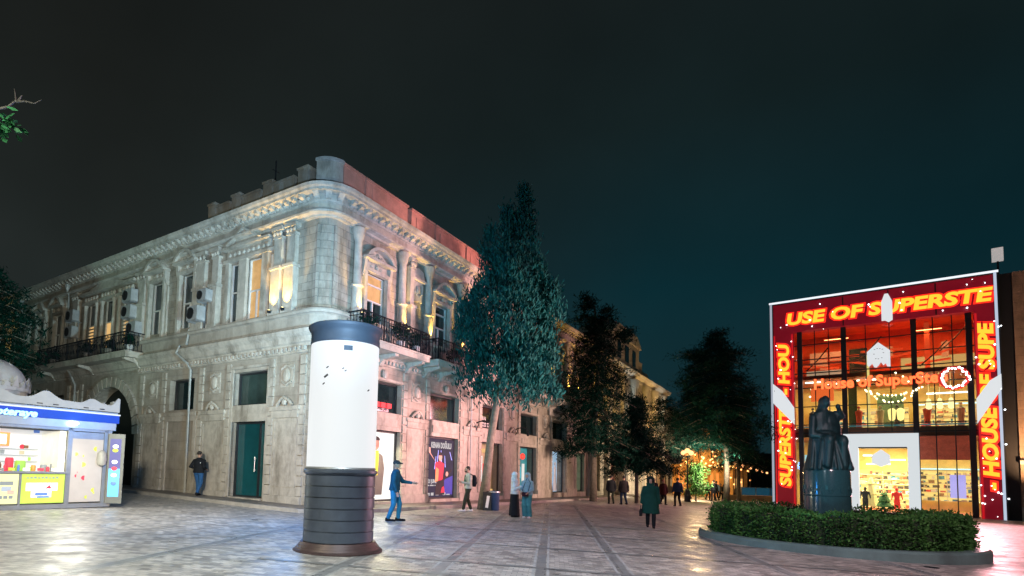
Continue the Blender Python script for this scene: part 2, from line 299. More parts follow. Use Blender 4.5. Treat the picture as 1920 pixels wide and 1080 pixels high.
# drain cover
dcv = MB(); dcv.zprism([(10.85 + .13 * cos(a * pi / 6), 12.1 + .13 * sin(a * pi / 6)) for a in range(12)], gz(10.85) - .02, gz(10.85) + .012)
tag(dcv.obj('drain_cover', M_IRON), 'round black iron drain cover in the paving in front of the planter', 'drain cover')

# ================================================================ corner building
B1 = thing('corner_building', 'two storey pale stone building with rounded corner and carved windows behind the advertising column', 'building', (-3.8, 19.76, 0), R.rz)
def part(F, name, mb, m, parent=None, smooth=False): return mb.obj(name, m, parent or B1, rz=(-pi / 2 if F is L and (parent is None or parent is B1) else 0), smooth=smooth)
ZB, ZBELT, ZSILL, ZARC, ZCOR, ZTOP = -.25, 6.1, 7.3, 10.75, 11.3, 11.75
RE = 28.4; LE = -31.0; RC = .7
bays = [(2.2, 4.75), (6.88, 9.45), (11.78, 14.2), (16.5, 18.95), (21.5, 24.05), (26.2, 28.0)]
rwin = [2.78, 7.6, 12.45, 17.25, 22.1, 26.8]
# --- walls
gh = [(a, b, .24, 3.12) for a, b in bays] + [(a, b, 3.86, 5.12) for a, b in bays]
wl = MB(); wl.wall((RC, RE), (ZB, ZBELT), gh, 0, .7); part(R, 'ground_floor_wall', wl, M_SG)
wl = MB(); wl.wall((RC, RE), (ZBELT, ZARC), [(c - .62, c + .62, 6.75 if i in (0, 1, 3, 4) else 7.5, 9.3) for i, c in enumerate(rwin)], .05, .6); part(R, 'upper_wall', wl, M_ST)
lh = [(-4.95, -2.85, .3, 3.27), (-4.95, -2.85, 3.93, 5.27), (-9.55, -7.68, 3.9, 5.27), (-17.4, -12.4, ZB, 5.3)] + [(-21.8, -20.1, 3.9, 5.2), (-26.3, -24.6, 3.9, 5.2)]
wl = MB(); wl.wall((LE, -RC), (ZB, ZBELT), lh, 0, .7); part(L, 'ground_floor_wall', wl, M_SG)
lw = [(-5.6, -4.95, 7.45, 9.9), (-4.45, -3.5, 7.45, 9.9), (-3.14, -2.6, 7.45, 9.9), (-9.1, -8.05, 7.6, 10.05), (-11.6, -10.5, 7.6, 10.05), (-14.2, -13.4, 7.0, 9.9), (-16.0, -15.2, 7.0, 9.9), (-17.8, -17.0, 7.0, 9.9), (-21.9, -20.9, 7.5, 9.9), (-24.2, -23.2, 7.5, 9.9), (-27.8, -26.8, 7.5, 9.9), (-29.8, -28.9, 7.5, 9.9)]
wl = MB(); wl.wall((LE, -RC), (ZBELT, ZARC), lw, .05, .6); part(L, 'upper_wall', wl, M_ST)
# --- rounded corner, centre at (RC, RC) in R's frame
cc = MB(); cc.lathe([(RC, ZB), (RC, 5.6), (RC + .05, 5.62), (RC + .05, ZBELT), (RC + .03, 6.1)], n=14, a0=pi, a1=1.5 * pi)
cc.lathe([(RC - .05, 6.1), (RC - .05, ZARC)], n=14, a0=pi, a1=1.5 * pi)
cc.lathe([(RC + .02, 7.5), (RC + .02, 10.5)], n=3, a0=1.08 * pi, a1=1.13 * pi); cc.lathe([(RC + .02, 7.5), (RC + .02, 10.5)], n=3, a0=1.37 * pi, a1=1.42 * pi)
o = cc.obj('corner_wall', M_STC, B1, loc=(RC, RC, 0), smooth=True)
core = MB(); core.box(RC + .02, RE, .72, 12, ZB, 11.6); core.box(.75, 12, .72, 31, ZB, 11.6); part(R, 'core', core, M_BLK)
# --- mouldings that run round the whole building: a profile swept along both facades and the corner
def sweep(name, prof, m, x1=RE, x0=LE, z=0, smooth=False):
    P = [(-d_, z_) for d_, z_ in prof]; mb = MB(); path = [((0, -x0), (-1, 0))] ; pts = []
    pts.append((Vector((0, -x0)), Vector((-1, 0))))
    for i in range(11):
        a = pi + pi / 2 * i / 10; pts.append((Vector((RC + RC * cos(a), RC + RC * sin(a))), Vector((cos(a), sin(a)))))
    pts.append((Vector((x1, 0)), Vector((0, -1))))
    k = len(prof); vs = [(q.x + nn.x * d_, q.y + nn.y * d_, z_ + z) for q, nn in pts for d_, z_ in prof]
    fs = [(i * k + j, i * k + (j + 1) % k, (i + 1) * k + (j + 1) % k, (i + 1) * k + j) for i in range(len(pts) - 1) for j in range(k)]
    fs += [tuple(range(k)), tuple(range(len(pts) * k - 1, (len(pts) - 1) * k - 1, -1))]
    mb.add(vs, fs); return mb.obj(name, m, B1)
sweep('lower_cornice', [(-.1, 5.98), (.06, 5.98), (.08, 6.08), (.16, 6.12), (.20, 6.3), (.34, 6.42), (.36, 6.55), (.30, 6.6), (.1, 6.62), (-.1, 6.62)], M_SM)
sweep('belt_course', [(-.1, 6.62), (.1, 6.62), (.12, 7.1), (.24, 7.16), (.28, 7.24), (.26, 7.3), (-.1, 7.3)], M_SG)
sweep('architrave', [(-.1, ZARC), (.10, ZARC), (.12, 10.82), (.3, 10.86), (.32, 10.93), (.14, 10.94), (.14, 11.28), (-.1, 11.3)], M_SM)
sweep('cornice', [(-.1, 11.28), (.18, 11.28), (.2, 11.34), (.2, 11.54), (.54, 11.56), (.56, 11.64), (.62, 11.7), (.66, 11.8), (.1, 11.86), (-.1, 11.86)], M_SM)
rf = MB(); rf.zprism([(-.3, 31), (-.3, .6), (.6, -.3), (RE, -.3), (RE, 12), (12, 12), (12, 31)], 11.87, 11.95); part(R, 'roof', rf, M_ROOF)
for i, y in enumerate((19.5, 24.0, 28.2)):
    dm = MB(); dm.lathe([(.9, 11.95), (.85, 12.25), (.55, 12.55), (.2, 12.65), (0, 12.66)], c=(.9, y), n=10, ex=.5); part(R, 'dormer', dm, M_ROOF)
# dentils and brackets
dn = MB(); x = -RC - .1
while x > -12.3: dn.box(x - .12, x, -.15, 0, 5.82, 5.97); x -= .24
dn.box(-12.3, -RC, -.06, 0, 5.74, 5.82); part(L, 'dentil_row', dn, M_SM)
dn = MB(); x = RC + .1
while x < RE - .2: dn.box(x, x + .12, -.15, 0, 5.82, 5.97); x += .24
dn.box(RC, RE, -.06, 0, 5.74, 5.82); part(R, 'dentil_row', dn, M_SM)
def bracket_row(F, xs):
    mb = MB()
    for x in xs:
        mb.xprism([(-.1, 11.33), (-.26, 11.34), (-.32, 11.40), (-.46, 11.44), (-.48, 11.55), (-.1, 11.55)], x - .10, x + .07)
        mb.ball((x + .18, -.24, 11.44), .09, .08, .08, 6)
    part(F, 'bracket_row', mb, M_SM)
bracket_row(R, [RC + .3 + .42 * i for i in range(66)]); bracket_row(L, [-RC - .3 - .42 * i for i in range(70)])
cb = MB()
for a in (200, 225, 250): cb.lathe([(RC + .15, 11.33), (RC + .3, 11.36), (RC + .48, 11.55), (RC, 11.55)], n=2, a0=rad(a - 6), a1=rad(a + 6))
cb.obj('corner_bracket', M_SM, B1, loc=(RC, RC, 0))
# --- parapet blocks
def parapet_block(x0, x1, z1, F, y0=.0):
    mb = MB(); mb.box(x0, x1, y0, y0 + .45, 11.95, z1); mb.box(x0 - .03, x1 + .03, y0 - .05, y0 + .5, z1, z1 + .08)
    if x1 - x0 > 1.2: mb.box(x0 + .35, x1 - .35, y0 - .03, y0, 12.2, z1 - .2)
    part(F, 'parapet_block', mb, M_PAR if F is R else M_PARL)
x = .75
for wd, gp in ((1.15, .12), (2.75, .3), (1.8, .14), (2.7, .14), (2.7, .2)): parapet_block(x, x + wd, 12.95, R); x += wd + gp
x = -1.15
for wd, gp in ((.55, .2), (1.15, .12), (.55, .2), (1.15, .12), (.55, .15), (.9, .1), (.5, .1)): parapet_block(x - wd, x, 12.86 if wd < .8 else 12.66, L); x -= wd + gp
cp = MB(); cp.lathe([(RC, 11.95), (RC, 12.93), (RC + .07, 12.95), (RC + .07, 13.05), (RC - .4, 13.07)], n=12, a0=pi, a1=1.5 * pi)
for a in (200, 225, 250): cp.lathe([(RC + .06, 11.95), (RC + .06, 12.74)], n=2, a0=rad(a - 5), a1=rad(a + 5))
cp.obj('corner_parapet', M_SM, B1, loc=(RC, RC, 0), smooth='auto')
at = MB(); at.tube([(1.3, 4.6, 11.9), (1.3, 4.6, 14.75)], .035); at.tube([(1.1, 4.6, 14.3), (1.5, 4.6, 14.3)], .015)
a_ = at.obj('aerial', M_BLK); a_.location = (-3.8, 19.76, 0); a_.rotation_euler[2] = R.rz; tag(a_, 'thin black aerial standing on the roof of the corner building', 'aerial')
# --- pilasters and columns
def pilaster(F, x, wd=.42, z0=ZSILL, pz=8.55, rnd_=False):
    mb = MB()
    if rnd_:
        mb.lathe([(wd * .62, z0), (wd * .62, z0 + .12), (wd * .52, z0 + .16), (wd * .5, pz - .12), (wd * .62, pz - .06), (wd * .62, pz), (wd * .42, pz + .02), (wd * .38, 10.25), (wd * .5, 10.35), (wd * .6, 10.55), (wd * .66, ZARC - .01)], c=(x, -.12), n=14)
    else:
        mb.box(x - wd * .6, x + wd * .6, -.26, .05, z0, z0 + .14); mb.box(x - wd * .5, x + wd * .5, -.22, .05, z0 + .14, pz); mb.box(x - wd * .6, x + wd * .6, -.28, .05, pz, pz + .12)
        mb.box(x - wd * .42, x + wd * .42, -.14, .05, pz + .12, 10.3); mb.box(x - wd * .5, x + wd * .5, -.18, .05, 10.3, 10.4)
        for q in (-1, 0, 1): mb.ball((x + q * wd * .35, -.17, 10.5), .08, .07, .1, 6)
        mb.box(x - wd * .6, x + wd * .6, -.24, .05, 10.6, ZARC - .004)
    part(F, 'column' if rnd_ else 'pilaster', mb, M_SM, smooth='auto' if rnd_ else False)
def fluted(F, xs):
    for x in xs: pilaster(F, x, .40, rnd_=True)
cols = [c + q for c in rwin for q in (-1.22, 1.62)]
fluted(R, cols)
for c in rwin[:5]: pilaster(R, c + 2.32, .34)
for x, wd in ((-1.75, .52), (-2.2 - .3, .5), (-6.45, .5), (-7.5, .7), (-12.35, .75), (-19.2, .7), (-25.6, .7), (-30.4, .7)): pilaster(L, x, wd, pz=9.05)
# --- windows of the upper floor
def panes(F, w_, x0, x1, z0, z1, m, lites, frame=M_FRW, y=.16, t=.055, door=None):
    fr = MB(); hs = []; zs = [z0] + lites + [z1]
    for a, b in zip(zs[:-1], zs[1:]):
        if door and b <= door + 1e-6: q = (x0 + x1) / 2; hs += [(x0 + t, q - t / 2, a + t / 2, b - t / 2), (q + t / 2, x1 - t, a + t / 2, b - t / 2)]
        else: hs.append((x0 + t, x1 - t, a + t / 2, b - t / 2))
    fr.wall((x0, x1), (z0, z1), hs, y - .04, y + .03); fr.obj('frame', frame, w_)
    ms = m if isinstance(m, list) else [m] * (len(zs) - 1)
    for (a, b), q in zip(zip(zs[:-1], zs[1:]), ms):
        pn = MB(); pn.box(x0 + .02, x1 - .02, y + .035, y + .05, a, b); pn.obj('pane', q, w_)
def arch_pts(cx, z, hw, h, n=12):                              # segmental arch from (cx-hw, z) over to (cx+hw, z)
    r = (hw * hw + h * h) / (2 * h); a = math.asin(min(1, hw / r)); return [(cx + r * sin(-a + 2 * a * i / n), z + h - r + r * cos(-a + 2 * a * i / n)) for i in range(n + 1)]
def surround(cx, hw, z0, z1, kind='arch', y=.05):
    """jambs, lintel, frieze with a carved mask, consoles and a pediment"""
    mb = MB(); w2 = hw + .16
    mb.box(cx - w2, cx - hw, -.13, y + .15, z0, z1); mb.box(cx + hw, cx + w2, -.13, y + .15, z0, z1)
    mb.box(cx - w2, cx + w2, -.16, y + .15, z1, z1 + .14); mb.box(cx - w2 - .06, cx + w2 + .06, -.02, y, z1 + .14, z1 + .42)
    mb.box(cx - w2 - .16, cx + w2 + .16, -.34, y, z1 + .42, z1 + .52)
    for q in (-1, 1):
        mb.xprism([(y, z1 - .25), (-.08, z1 - .2), (-.16, z1 + .1), (-.2, z1 + .418), (y, z1 + .418)], cx + q * (w2 + .02) - .08, cx + q * (w2 + .02) + .08)
        mb.box(cx + q * (w2 + .1) - .05, cx + q * (w2 + .1) + .05, -.03, y, z0, z1 - .3)
        mb.ball((cx + q * .28, -.06, z1 + .28), .11, .05, .07, 6)
    mb.ball((cx, -.08, z1 + .28), .1, .09, .12, 8)
    zb = z1 + .52; W = w2 + .14; H = .52
    if kind == 'arch':
        outer = arch_pts(cx, zb, W, H); inner = arch_pts(cx, zb + .06, W - .22, H - .17)
        for i in range(12):
            a, b, c, d = outer[i], outer[i + 1], inner[i + 1], inner[i]; mb.prism([a, b, c, d], -.36, y)
        mb.prism(arch_pts(cx, zb, W - .05, H - .06), -.05, y)
        for q in (-1, 1):
            mb.tube([(cx + q * .10, -.08, zb + .1), (cx + q * .3, -.1, zb + .22), (cx + q * .5, -.08, zb + .12)], .045); mb.ball((cx + q * .32, -.08, zb + .1), .08, .04, .06, 6)
        mb.tube([(cx, -.1, zb + .08), (cx - .1, -.1, zb + .2), (cx, -.1, zb + .34), (cx + .1, -.1, zb + .2), (cx, -.1, zb + .08)], .03)
    elif kind == 'tri':
        mb.prism([(cx - W, zb), (cx + W, zb), (cx, zb + H)], -.05, y)
        for q in (-1, 1): mb.prism([(cx + q * W, zb), (cx, zb + H), (cx, zb + H + .12), (cx + q * (W + .1), zb + .03)], -.26, y)
        mb.tube([(cx - .35, -.09, zb + .12), (cx, -.12, zb + .3), (cx + .35, -.09, zb + .12)], .05)
    return mb
lit = {0: [M_DG, M_WARM2, M_WARM2], 1: [M_DG] * 3}
for i, c in enumerate(rwin):
    w_ = part(R, 'window', surround(c, .62, 7.3, 9.3), M_SM); z0 = 6.75 if i in (0, 1, 3, 4) else 7.5
    m3 = [M_DG, M_WARM2, M_WARM2] if i in (0, 3) else [M_DG] * 3
    panes(R, w_, c - .62, c + .62, z0, 9.3, m3, [8.25, 8.9], door=8.25)
# niche relief between the balconies
for c in rwin[:5]:
    cx = c + 2.3 + .55; mb = MB(); mb.box(cx - .42, cx + .42, -.02, .05, 9.0, 9.9); mb.box(cx - .52, cx + .52, -.16, .05, 9.9, 10.0); mb.prism([(cx - .5, 10.0), (cx + .5, 10.0), (cx + .35, 10.4), (cx, 10.5), (cx - .35, 10.4)], -.08, .05)
    mb.ball((cx, -.06, 9.5), .14, .08, .2, 8)
    for q in (-1, 1): mb.tube([(cx + q * .34, -.05, 9.75), (cx + q * .25, -.08, 9.35), (cx + q * .08, -.06, 9.25)], .05)
    part(R, 'relief_panel', mb, M_SM)
# square side: triple window under a triangular pediment
w_ = MB(); w_.box(-5.85, -5.6, -.06, .2, 7.3, 9.95); w_.box(-4.95, -4.45, -.08, .2, 7.3, 9.95); w_.box(-3.5, -3.14, -.08, .2, 7.3, 9.95)
w_.box(-5.95, -2.6, -.12, .05, 9.95, 10.08); w_.box(-5.8, -3.05, -.03, .05, 10.08, 10.5); w_.box(-6.0, -3.0, -.2, .05, 10.5, 10.6)
for i in range(9): w_.ball((-5.6 + i * .3, -.05, 10.28), .12, .06, .1, 6)
w_.prism([(-5.5, 10.6), (-3.6, 10.6), (-4.55, 11.1)], -.06, .05)
for q in (-1, 1): w_.prism([(-4.55 + q * 1.0, 10.6), (-4.55, 11.12), (-4.55, 11.24), (-4.55 + q * 1.12, 10.62)], -.3, .05)
w_ = part(L, 'triple_window', w_, M_SM)
panes(L, w_, -5.6, -4.95, 7.45, 9.9, M_DG, [8.7]); panes(L, w_, -4.45, -3.5, 7.45, 9.9, M_WARM2, [8.6], door=8.6); panes(L, w_, -3.14, -2.6, 7.45, 9.9, M_WARM2, [8.6])
for cx, hw in ((-8.58, .52), (-11.05, .55)):
    w_ = part(L, 'window', surround(cx, hw, 7.3, 10.05), M_SM); panes(L, w_, cx - hw, cx + hw, 7.6, 10.05, M_DG, [8.75], door=8.75)
M_LOUV = mat('louvre_shutter', (.3, .26, .2), .8)
for k, cx in enumerate((-13.8, -15.6, -17.4)):
    mb = MB()
    for q in (-1, 1): mb.lathe([(.13, 7.3), (.13, 7.45), (.09, 7.5), (.085, 9.7), (.14, 9.9)], c=(cx + q * .62, -.08), n=8)
    mb.box(cx - .85, cx + .85, -.2, .05, 9.9, 10.05)
    for q in range(5): mb.ball((cx - .6 + .3 * q, -.1, 10.2), .11, .09, .14, 6)
    w_ = part(L, 'window', mb, M_SM); panes(L, w_, cx - .4, cx + .4, 7.0, 9.9, [M_WARM, M_DG], [8.75], y=.07)
    if k != 1:
        sl = MB()
        for q in range(9): sl.box(cx - .36, cx + .36, .0, .028, 7.1 + q * .18, 7.17 + q * .18)
        sl.obj('louvre', M_LOUV, w_)
hd = MB(); hd.box(-18.4, -12.8, -.3, .05, 10.42, 10.55); hd.prism([(-17.6, 10.55), (-13.6, 10.55), (-15.6, 11.0)], -.25, .05); part(L, 'hood', hd, M_SM)
for cx in (-21.4, -23.7, -27.3, -29.35):
    w_ = part(L, 'window', surround(cx, .5, 7.3, 9.9), M_SM); panes(L, w_, cx - .5, cx + .5, 7.5, 9.9, M_DG, [8.75], door=8.75, y=.08)
# --- ground floor of the square side
def pier(F, x0, x1, z1=5.74, crest=True):
    mb = MB(); c = (x0 + x1) / 2; z = .45
    for k, (a, b) in enumerate(((x0, x0 + .28), (x1 - .28, x1))):
        z = .5
        while z < z1 - .2: mb.box(a, b, -.07, 0, z, min(z + .33, z1)); z += .37
    mb.box(x0, x1, -.12, 0, ZB, .48); mb.box(x0 + .29, x1 - .29, -.02, 0, .48, 3.35)
    mb.box(x0 + .2, x1 - .2, -.16, 0, 3.62, 3.78); mb.box(x0 + .28, x1 - .28, -.11, 0, 3.35, 3.617)
    if crest:
        mb.wall((x0 + .35, x1 - .35), (.8, 3.3), [(x0 + .43, x1 - .43, .88, 3.22)], -.04, 0)
        mb.box(c - .35, c + .35, -.04, 0, 4.5, 5.35); mb.ball((c, -.07, 4.95), .2, .1, .28, 10); mb.tube([(c - .26, -.06, 4.7), (c, -.09, 4.58), (c + .26, -.06, 4.7)], .05); mb.tube([(c - .3, -.05, 5.2), (c, -.08, 5.32), (c + .3, -.05, 5.2)], .045)
        mb.tube([(c - .42, -.1, 3.82), (c - .2, -.14, 4.02), (c, -.16, 4.12), (c + .2, -.14, 4.02), (c + .42, -.1, 3.82)], .06); mb.ball((c, -.12, 3.93), .12, .1, .13, 8)
    part(F, 'pier', mb, M_SM)
pier(L, -2.75, -.75); pier(L, -7.25, -5.1); pier(L, -12.0, -9.85); pier(L, -19.6, -17.85); pier(L, -24.2, -22.3)
mb = MB(); mb.box(-5.1, -4.95, -.05, .1, .3, 5.4); mb.box(-2.85, -2.75, -.05, .1, .3, 5.4); mb.box(-4.948, -2.852, -.03, .3, 3.27, 3.93); mb.box(-5.1, -2.75, -.08, .1, 5.4, 5.5); mb.box(-4.9, -2.9, -.1, .2, .12, .299)
part(L, 'door_surround', mb, M_SM)
dr = MB(); dr.box(-4.93, -2.87, .3, .36, .3, 3.27); d_ = part(L, 'shop_door', dr, M_TEAL)
tag(d_, 'dark teal glass door'); f = MB(); f.wall((-4.95, -2.85), (.3, 3.27), [(-4.88, -3.5, .36, 3.2), (-3.45, -2.92, .36, 3.2)], .22, .299); f.obj('frame', M_FRD, d_)
h_ = MB(); h_.tube([(-3.62, .16, 1.3), (-3.62, .16, 1.9)], .02); h_.box(-3.64, -3.6, .16, .22, 1.35, 1.39); h_.box(-3.64, -3.6, .16, .22, 1.8, 1.84); h_.obj('handle', M_GREY, d_)
def gwin(F, x0, x1, z0=3.9, z1=5.2, y=.25, m=M_DG):
    f = MB(); f.wall((x0, x1), (z0, z1), [(x0 + .07, x1 - .07, z0 + .07, z1 - .07)], y, y + .08); w_ = part(F, 'transom_window', f, M_FRD)
    p_ = MB(); p_.box(x0 + .05, x1 - .05, y + .085, y + .1, z0 + .05, z1 - .05); p_.obj('pane', m, w_); return w_
gwin(L, -4.95, -2.85, 3.93, 5.27, m=mat('grey_reflecting_glass', (.035, .06, .055), .12, var=.5, scale=.5)); gwin(L, -9.55, -7.68, 3.9, 5.27); gwin(L, -21.8, -20.1); gwin(L, -26.3, -24.6)
bl = MB(); bl.wall((-9.75, -7.35), (.25, 3.75), [(-9.55, -7.55, .25, 3.4)], -.06, 0); bl.box(-9.75, -7.35, -.12, 0, 3.62, 3.78); part(L, 'blind_doorway', bl, M_SM)
# carriage arch
ac = -14.9; ar = MB(); ro, ri = 3.0, 2.5; zc = 2.85
arc = [(ac + ri * cos(pi * i / 24), zc + ri * .98 * sin(pi * i / 24)) for i in range(25)]
ar.prism([(-12.4, 5.3), (-12.4, zc)] + arc[:13] + [(ac, 5.3)], .02, .68); ar.prism([(ac, 5.3)] + arc[12:] + [(-17.4, zc), (-17.4, 5.3)], .02, .68)
part(L, 'arch_spandrel', ar, M_SM)
ar = MB()
for i in range(19):
    a0, a1 = pi * (i + .08) / 19, pi * (i + .92) / 19
    ar.prism([(ac + ri * cos(a0), zc + ri * .98 * sin(a0)), (ac + ro * cos(a0), zc + ro * .98 * sin(a0)), (ac + ro * cos(a1), zc + ro * .98 * sin(a1)), (ac + ri * cos(a1), zc + ri * .98 * sin(a1))], -.12, 0)
part(L, 'arch_voussoirs', ar, M_SM)
tn = MB(); tn.box(-17.4, -12.4, .6, .71, -.2, 5.3); part(L, 'passage_shade', tn, mat('passage_dark', (.015, .02, .018), .6, metal=.3))  # dark sheet standing in for the shade of the deep passage
# --- street side ground floor: piers, shop windows
edges = [0.78] + [q for b in bays for q in b] + [RE]
for a, b in zip(edges[0::2], edges[1::2]):
    if b - a > .7: pier(R, a + .06, b - .06)
for a, b in bays:
    mb = MB(); mb.box(a, b, -.12, .3, -.1, .238); part(R, 'window_sill', mb, M_SM); mb = MB(); mb.box(a + .004, b - .004, -.03, .35, 3.12, 3.86); mb.box(a + .2, b - .2, -.07, -.029, 3.3, 3.62); part(R, 'shopfront_band', mb, M_SM); mb = MB(); mb.box(a - .03, b + .03, -.09, .0, 5.14, 5.24)
    c = (a + b) / 2; mb.ball((c, -.1, 5.40), .16, .1, .2, 8); part(R, 'window_head', mb, M_SM)

M_SHOPIN = mat('shop_interior', (.35, .28, .2), .8, emit=(1, .62, .3), es=.22, var=.4, scale=1.2)
for i, (a, b) in enumerate(bays):
    gwin(R, a, b, 3.86, 5.12, m=M_DG)
    f = MB(); f.wall((a, b), (.24, 3.12), [(a + .07, b - .07, .31, 3.05)], .2, .28); w_ = part(R, 'shop_window', f, M_FRD)
    if i == 1: continue
    bk = MB(); y = .285 if i in (0,) else .62; bk.box(a + .03, b - .03, y, y + .03, .26, 3.1)
    bk.obj('backdrop', [glow('lit_poster_white', (1, .99, .93), 1.15), None, M_SHOPIN, mat('shop_teal', (.03, .2, .24), .6, emit=(.02, .40, .50), es=.22, var=.6, scale=1.5), mat('shop_bluegrey', (.3, .35, .4), .7, emit=(.35, .55, .75), es=.7, var=.5, scale=1), mat('shop_green', (.2, .3, .2), .7, emit=(.45, .65, .45), es=.8, var=.5, scale=1)][i], w_)
# goods and figures inside shop windows
def flat(pts, F, y, m, name, parent, t=.006): mb = MB(); mb.prism(pts, y - t, y); return part(F, name, mb, m, parent)
p_ = bpy.data.objects.new('advert_picture', None)
b0 = [o for o in B1.children if o.name.startswith('shop_window')]
W0, W1, W2, W3, W4, W5 = b0[:6]
cx = 3.45; GRYC = mat('coat_grey', (.16, .14, .13), .8); SKN = mat('print_skin', (.5, .3, .22), .7)
flat([(cx - .55, .5), (cx + .5, .5), (cx + .62, 1.6), (cx + .48, 2.1), (cx + .15, 2.25), (cx - .2, 2.25), (cx - .52, 2.05), (cx - .62, 1.5)], R, .28, GRYC, 'coat_picture', W0)
flat([(cx - .12, 1.3), (cx + .2, 1.3), (cx + .22, 2.3), (cx - .12, 2.3)], R, .272, mat('yellow_scarf', (.75, .75, .05), .7), 'scarf_picture', W0)
flat([(cx + .04 + .2 * cos(a * pi / 6), 2.58 + .27 * sin(a * pi / 6)) for a in range(12)], R, .270, SKN, 'face_picture', W0)
flat([(cx + .04 + .23 * cos(a * pi / 6), 2.72 + .16 * sin(a * pi / 6)) for a in range(7)], R, .262, M_BLK, 'hair_picture', W0)
mb = MB()
for i in range(3): mb.box(3.3 + i * .4, 3.6 + i * .4, .25, .33, 4.1, 4.3)
mb.obj('red_sign', glow('red_neon', (1, .03, .04), 1.6), [o for o in B1.children if o.name.startswith('transom_window')][-6])
# shop 3: red and orange display; shop 4: red lantern and teal; shops 5, 6: dress displays
RED = mat('display_red', (.5, .03, .03), .6, emit=(1, .08, .04), es=.25); YEL = glow('display_yellow', (1, .62, .2), .75); WHD = glow('display_white', (1, .97, .9), .8)
mb = MB(); mb.box(12.0, 13.2, .4, .5, .8, 2.0); mb.obj('display_board', RED, W2); mb = MB(); mb.box(12.1, 13.9, .4, .55, .35, .6); mb.box(12.7, 13.5, .5, .55, 2.6, 2.8); mb.obj('display_shelf', YEL, W2)
mb = MB(); mb.box(12.5, 12.65, .38, .4, 1.0, 2.4); mb.box(12.9, 13.05, .38, .4, 1.1, 2.2); mb.obj('display_strip', WHD, W2)
mb = MB(); mb.ball((17.9, .45, 2.55), .28, .12, .2); mb.obj('red_lantern', glow('red_lantern_glow', (1, .06, .04), 1.3), W3); mb = MB(); mb.ball((17.1, .45, 2.3), .14); mb.obj('shop_lamp', YEL, W3)
mb = MB(); mb.box(18.0, 18.3, .5, .55, .6, 2.1); mb.obj('display_strip', WHD, W3); mb = MB(); mb.box(17.2, 17.8, .5, .55, 1.2, 1.9); mb.obj('display_panel', mat('teal_lit', (.02, .3, .4), .6, emit=(.03, .5, .65), es=.5), W3)
def gown(x, W, m):
    mb = MB(); mb.lathe([(.34, .35), (.3, .6), (.17, 1.3), (.13, 1.55), (.17, 1.8), (.19, 1.95), (.06, 2.02), (.05, 2.1)], c=(x, .45), n=12, ey=.4); mb.ball((x, .45, 2.22), .09, .09, .12); mb.obj('display_mannequin', m, W, smooth='auto')
gown(23.2, W4, mat('gown_pale', (.6, .62, .66), .8, emit=(.7, .8, 1), es=.12)); gown(22.4, W4, mat('gown_blue', (.15, .25, .45), .8, emit=(.2, .4, .9), es=.08)); gown(27.1, W5, mat('gown_pale', (.6, .62, .66)))
# balconies
def balcony(F, x0, x1, d, z0, zt, name='balcony'):
    sl = MB(); sl.box(x0, x1, -d, 0.04, z0, z0 + .22); sl.box(x0 - .04, x1 + .04, -d - .04, .04, z0 + .22, z0 + .28)
    for x in (x0 + .35, (x0 + x1) / 2, x1 - .35): sl.xprism([(0, z0 - .45), (-.12, z0 - .42), (-.3, z0 - .2), (-d + .1, z0 - .1), (-d + .1, z0 - .002), (0, z0 - .002)], x - .1, x + .1)
    b_ = part(F, name, sl, M_SM); rl = MB(); zb = z0 + .29
    def run(p, q):
        p = Vector(p); q = Vector(q); rl.tube([p + Vector((0, 0, zt)), q + Vector((0, 0, zt))], .028, 5); rl.tube([p + Vector((0, 0, zb + .06)), q + Vector((0, 0, zb + .06))], .015, 4); rl.tube([p + Vector((0, 0, zt - .14)), q + Vector((0, 0, zt - .14))], .012, 4)
        n_ = max(1, int((q - p).length / .15))
        for i in range(n_ + 1):
            c = p.lerp(q, i / n_); rl.tube([c + Vector((0, 0, zb)), c + Vector((0, 0, zt))], .013 if i % 8 else .03, 4)
            if i % 2 and i < n_:
                e = (q - p).normalized() * .05; m_ = (zb + zt) / 2 - .03
                rl.tube([c + Vector((0, 0, m_ - .16)), c + e + Vector((0, 0, m_)), c + Vector((0, 0, m_ + .16)), c - e + Vector((0, 0, m_)), c + Vector((0, 0, m_ - .16))], .012, 4)
    run((x0 + .05, -d + .05, 0), (x1 - .05, -d + .05, 0)); run((x0 + .05, -d + .05, 0), (x0 + .05, 0, 0)); run((x1 - .05, -d + .05, 0), (x1 - .05, 0, 0))
    rl.obj('railing', M_IRON, b_); return b_
balcony(R, 1.0, 5.35, 1.0, 6.12, 7.34); balcony(R, 6.0, 9.2, 1.0, 6.12, 7.34); balcony(R, 15.6, 19.0, 1.0, 6.12, 7.34); balcony(R, 20.4, 24.0, 1.0, 6.12, 7.34)
balcony(L, -21.6, -11.85, .95, 6.45, 7.65)
# drain pipes
pp = MB(); pp.tube([(-8.5, -.3, 6.7), (-8.5, -.45, 6.35), (-7.9, -.3, 5.9), (-7.75, -.18, 5.6), (-7.75, -.14, .3)], .05, 6); part(L, 'drain_pipe', pp, M_PIPE)
pp = MB(); pp.tube([(-8.0, -.2, 7.4), (-8.0, -.3, 6.7)], .05, 6); part(L, 'drain_pipe', pp, M_PIPE)
for x in (-19.9, -26.2): pp = MB(); pp.lathe([(.05, 11.0), (.14, 11.2), (.14, 11.35)], c=(x, -.3), n=8); pp.tube([(x, -.3, 11.0), (x, -.2, 10.7), (x, -.2, 6.7)], .05, 6); part(L, 'drain_pipe', pp, M_PIPE)
for x in (-18.6, -25): pp = MB(); pp.tube([(x - .6, -.3, 6.5), (x, -.3, 6.0), (x + .1, -.15, 5.6), (x + .1, -.15, 3)], .05, 6); part(L, 'drain_pipe', pp, M_PIPE)
pp = MB(); pp.tube([(10.35, -.2, 5.6), (10.35, -.2, .2)], .04, 6); part(R, 'drain_pipe', pp, M_PIPE)
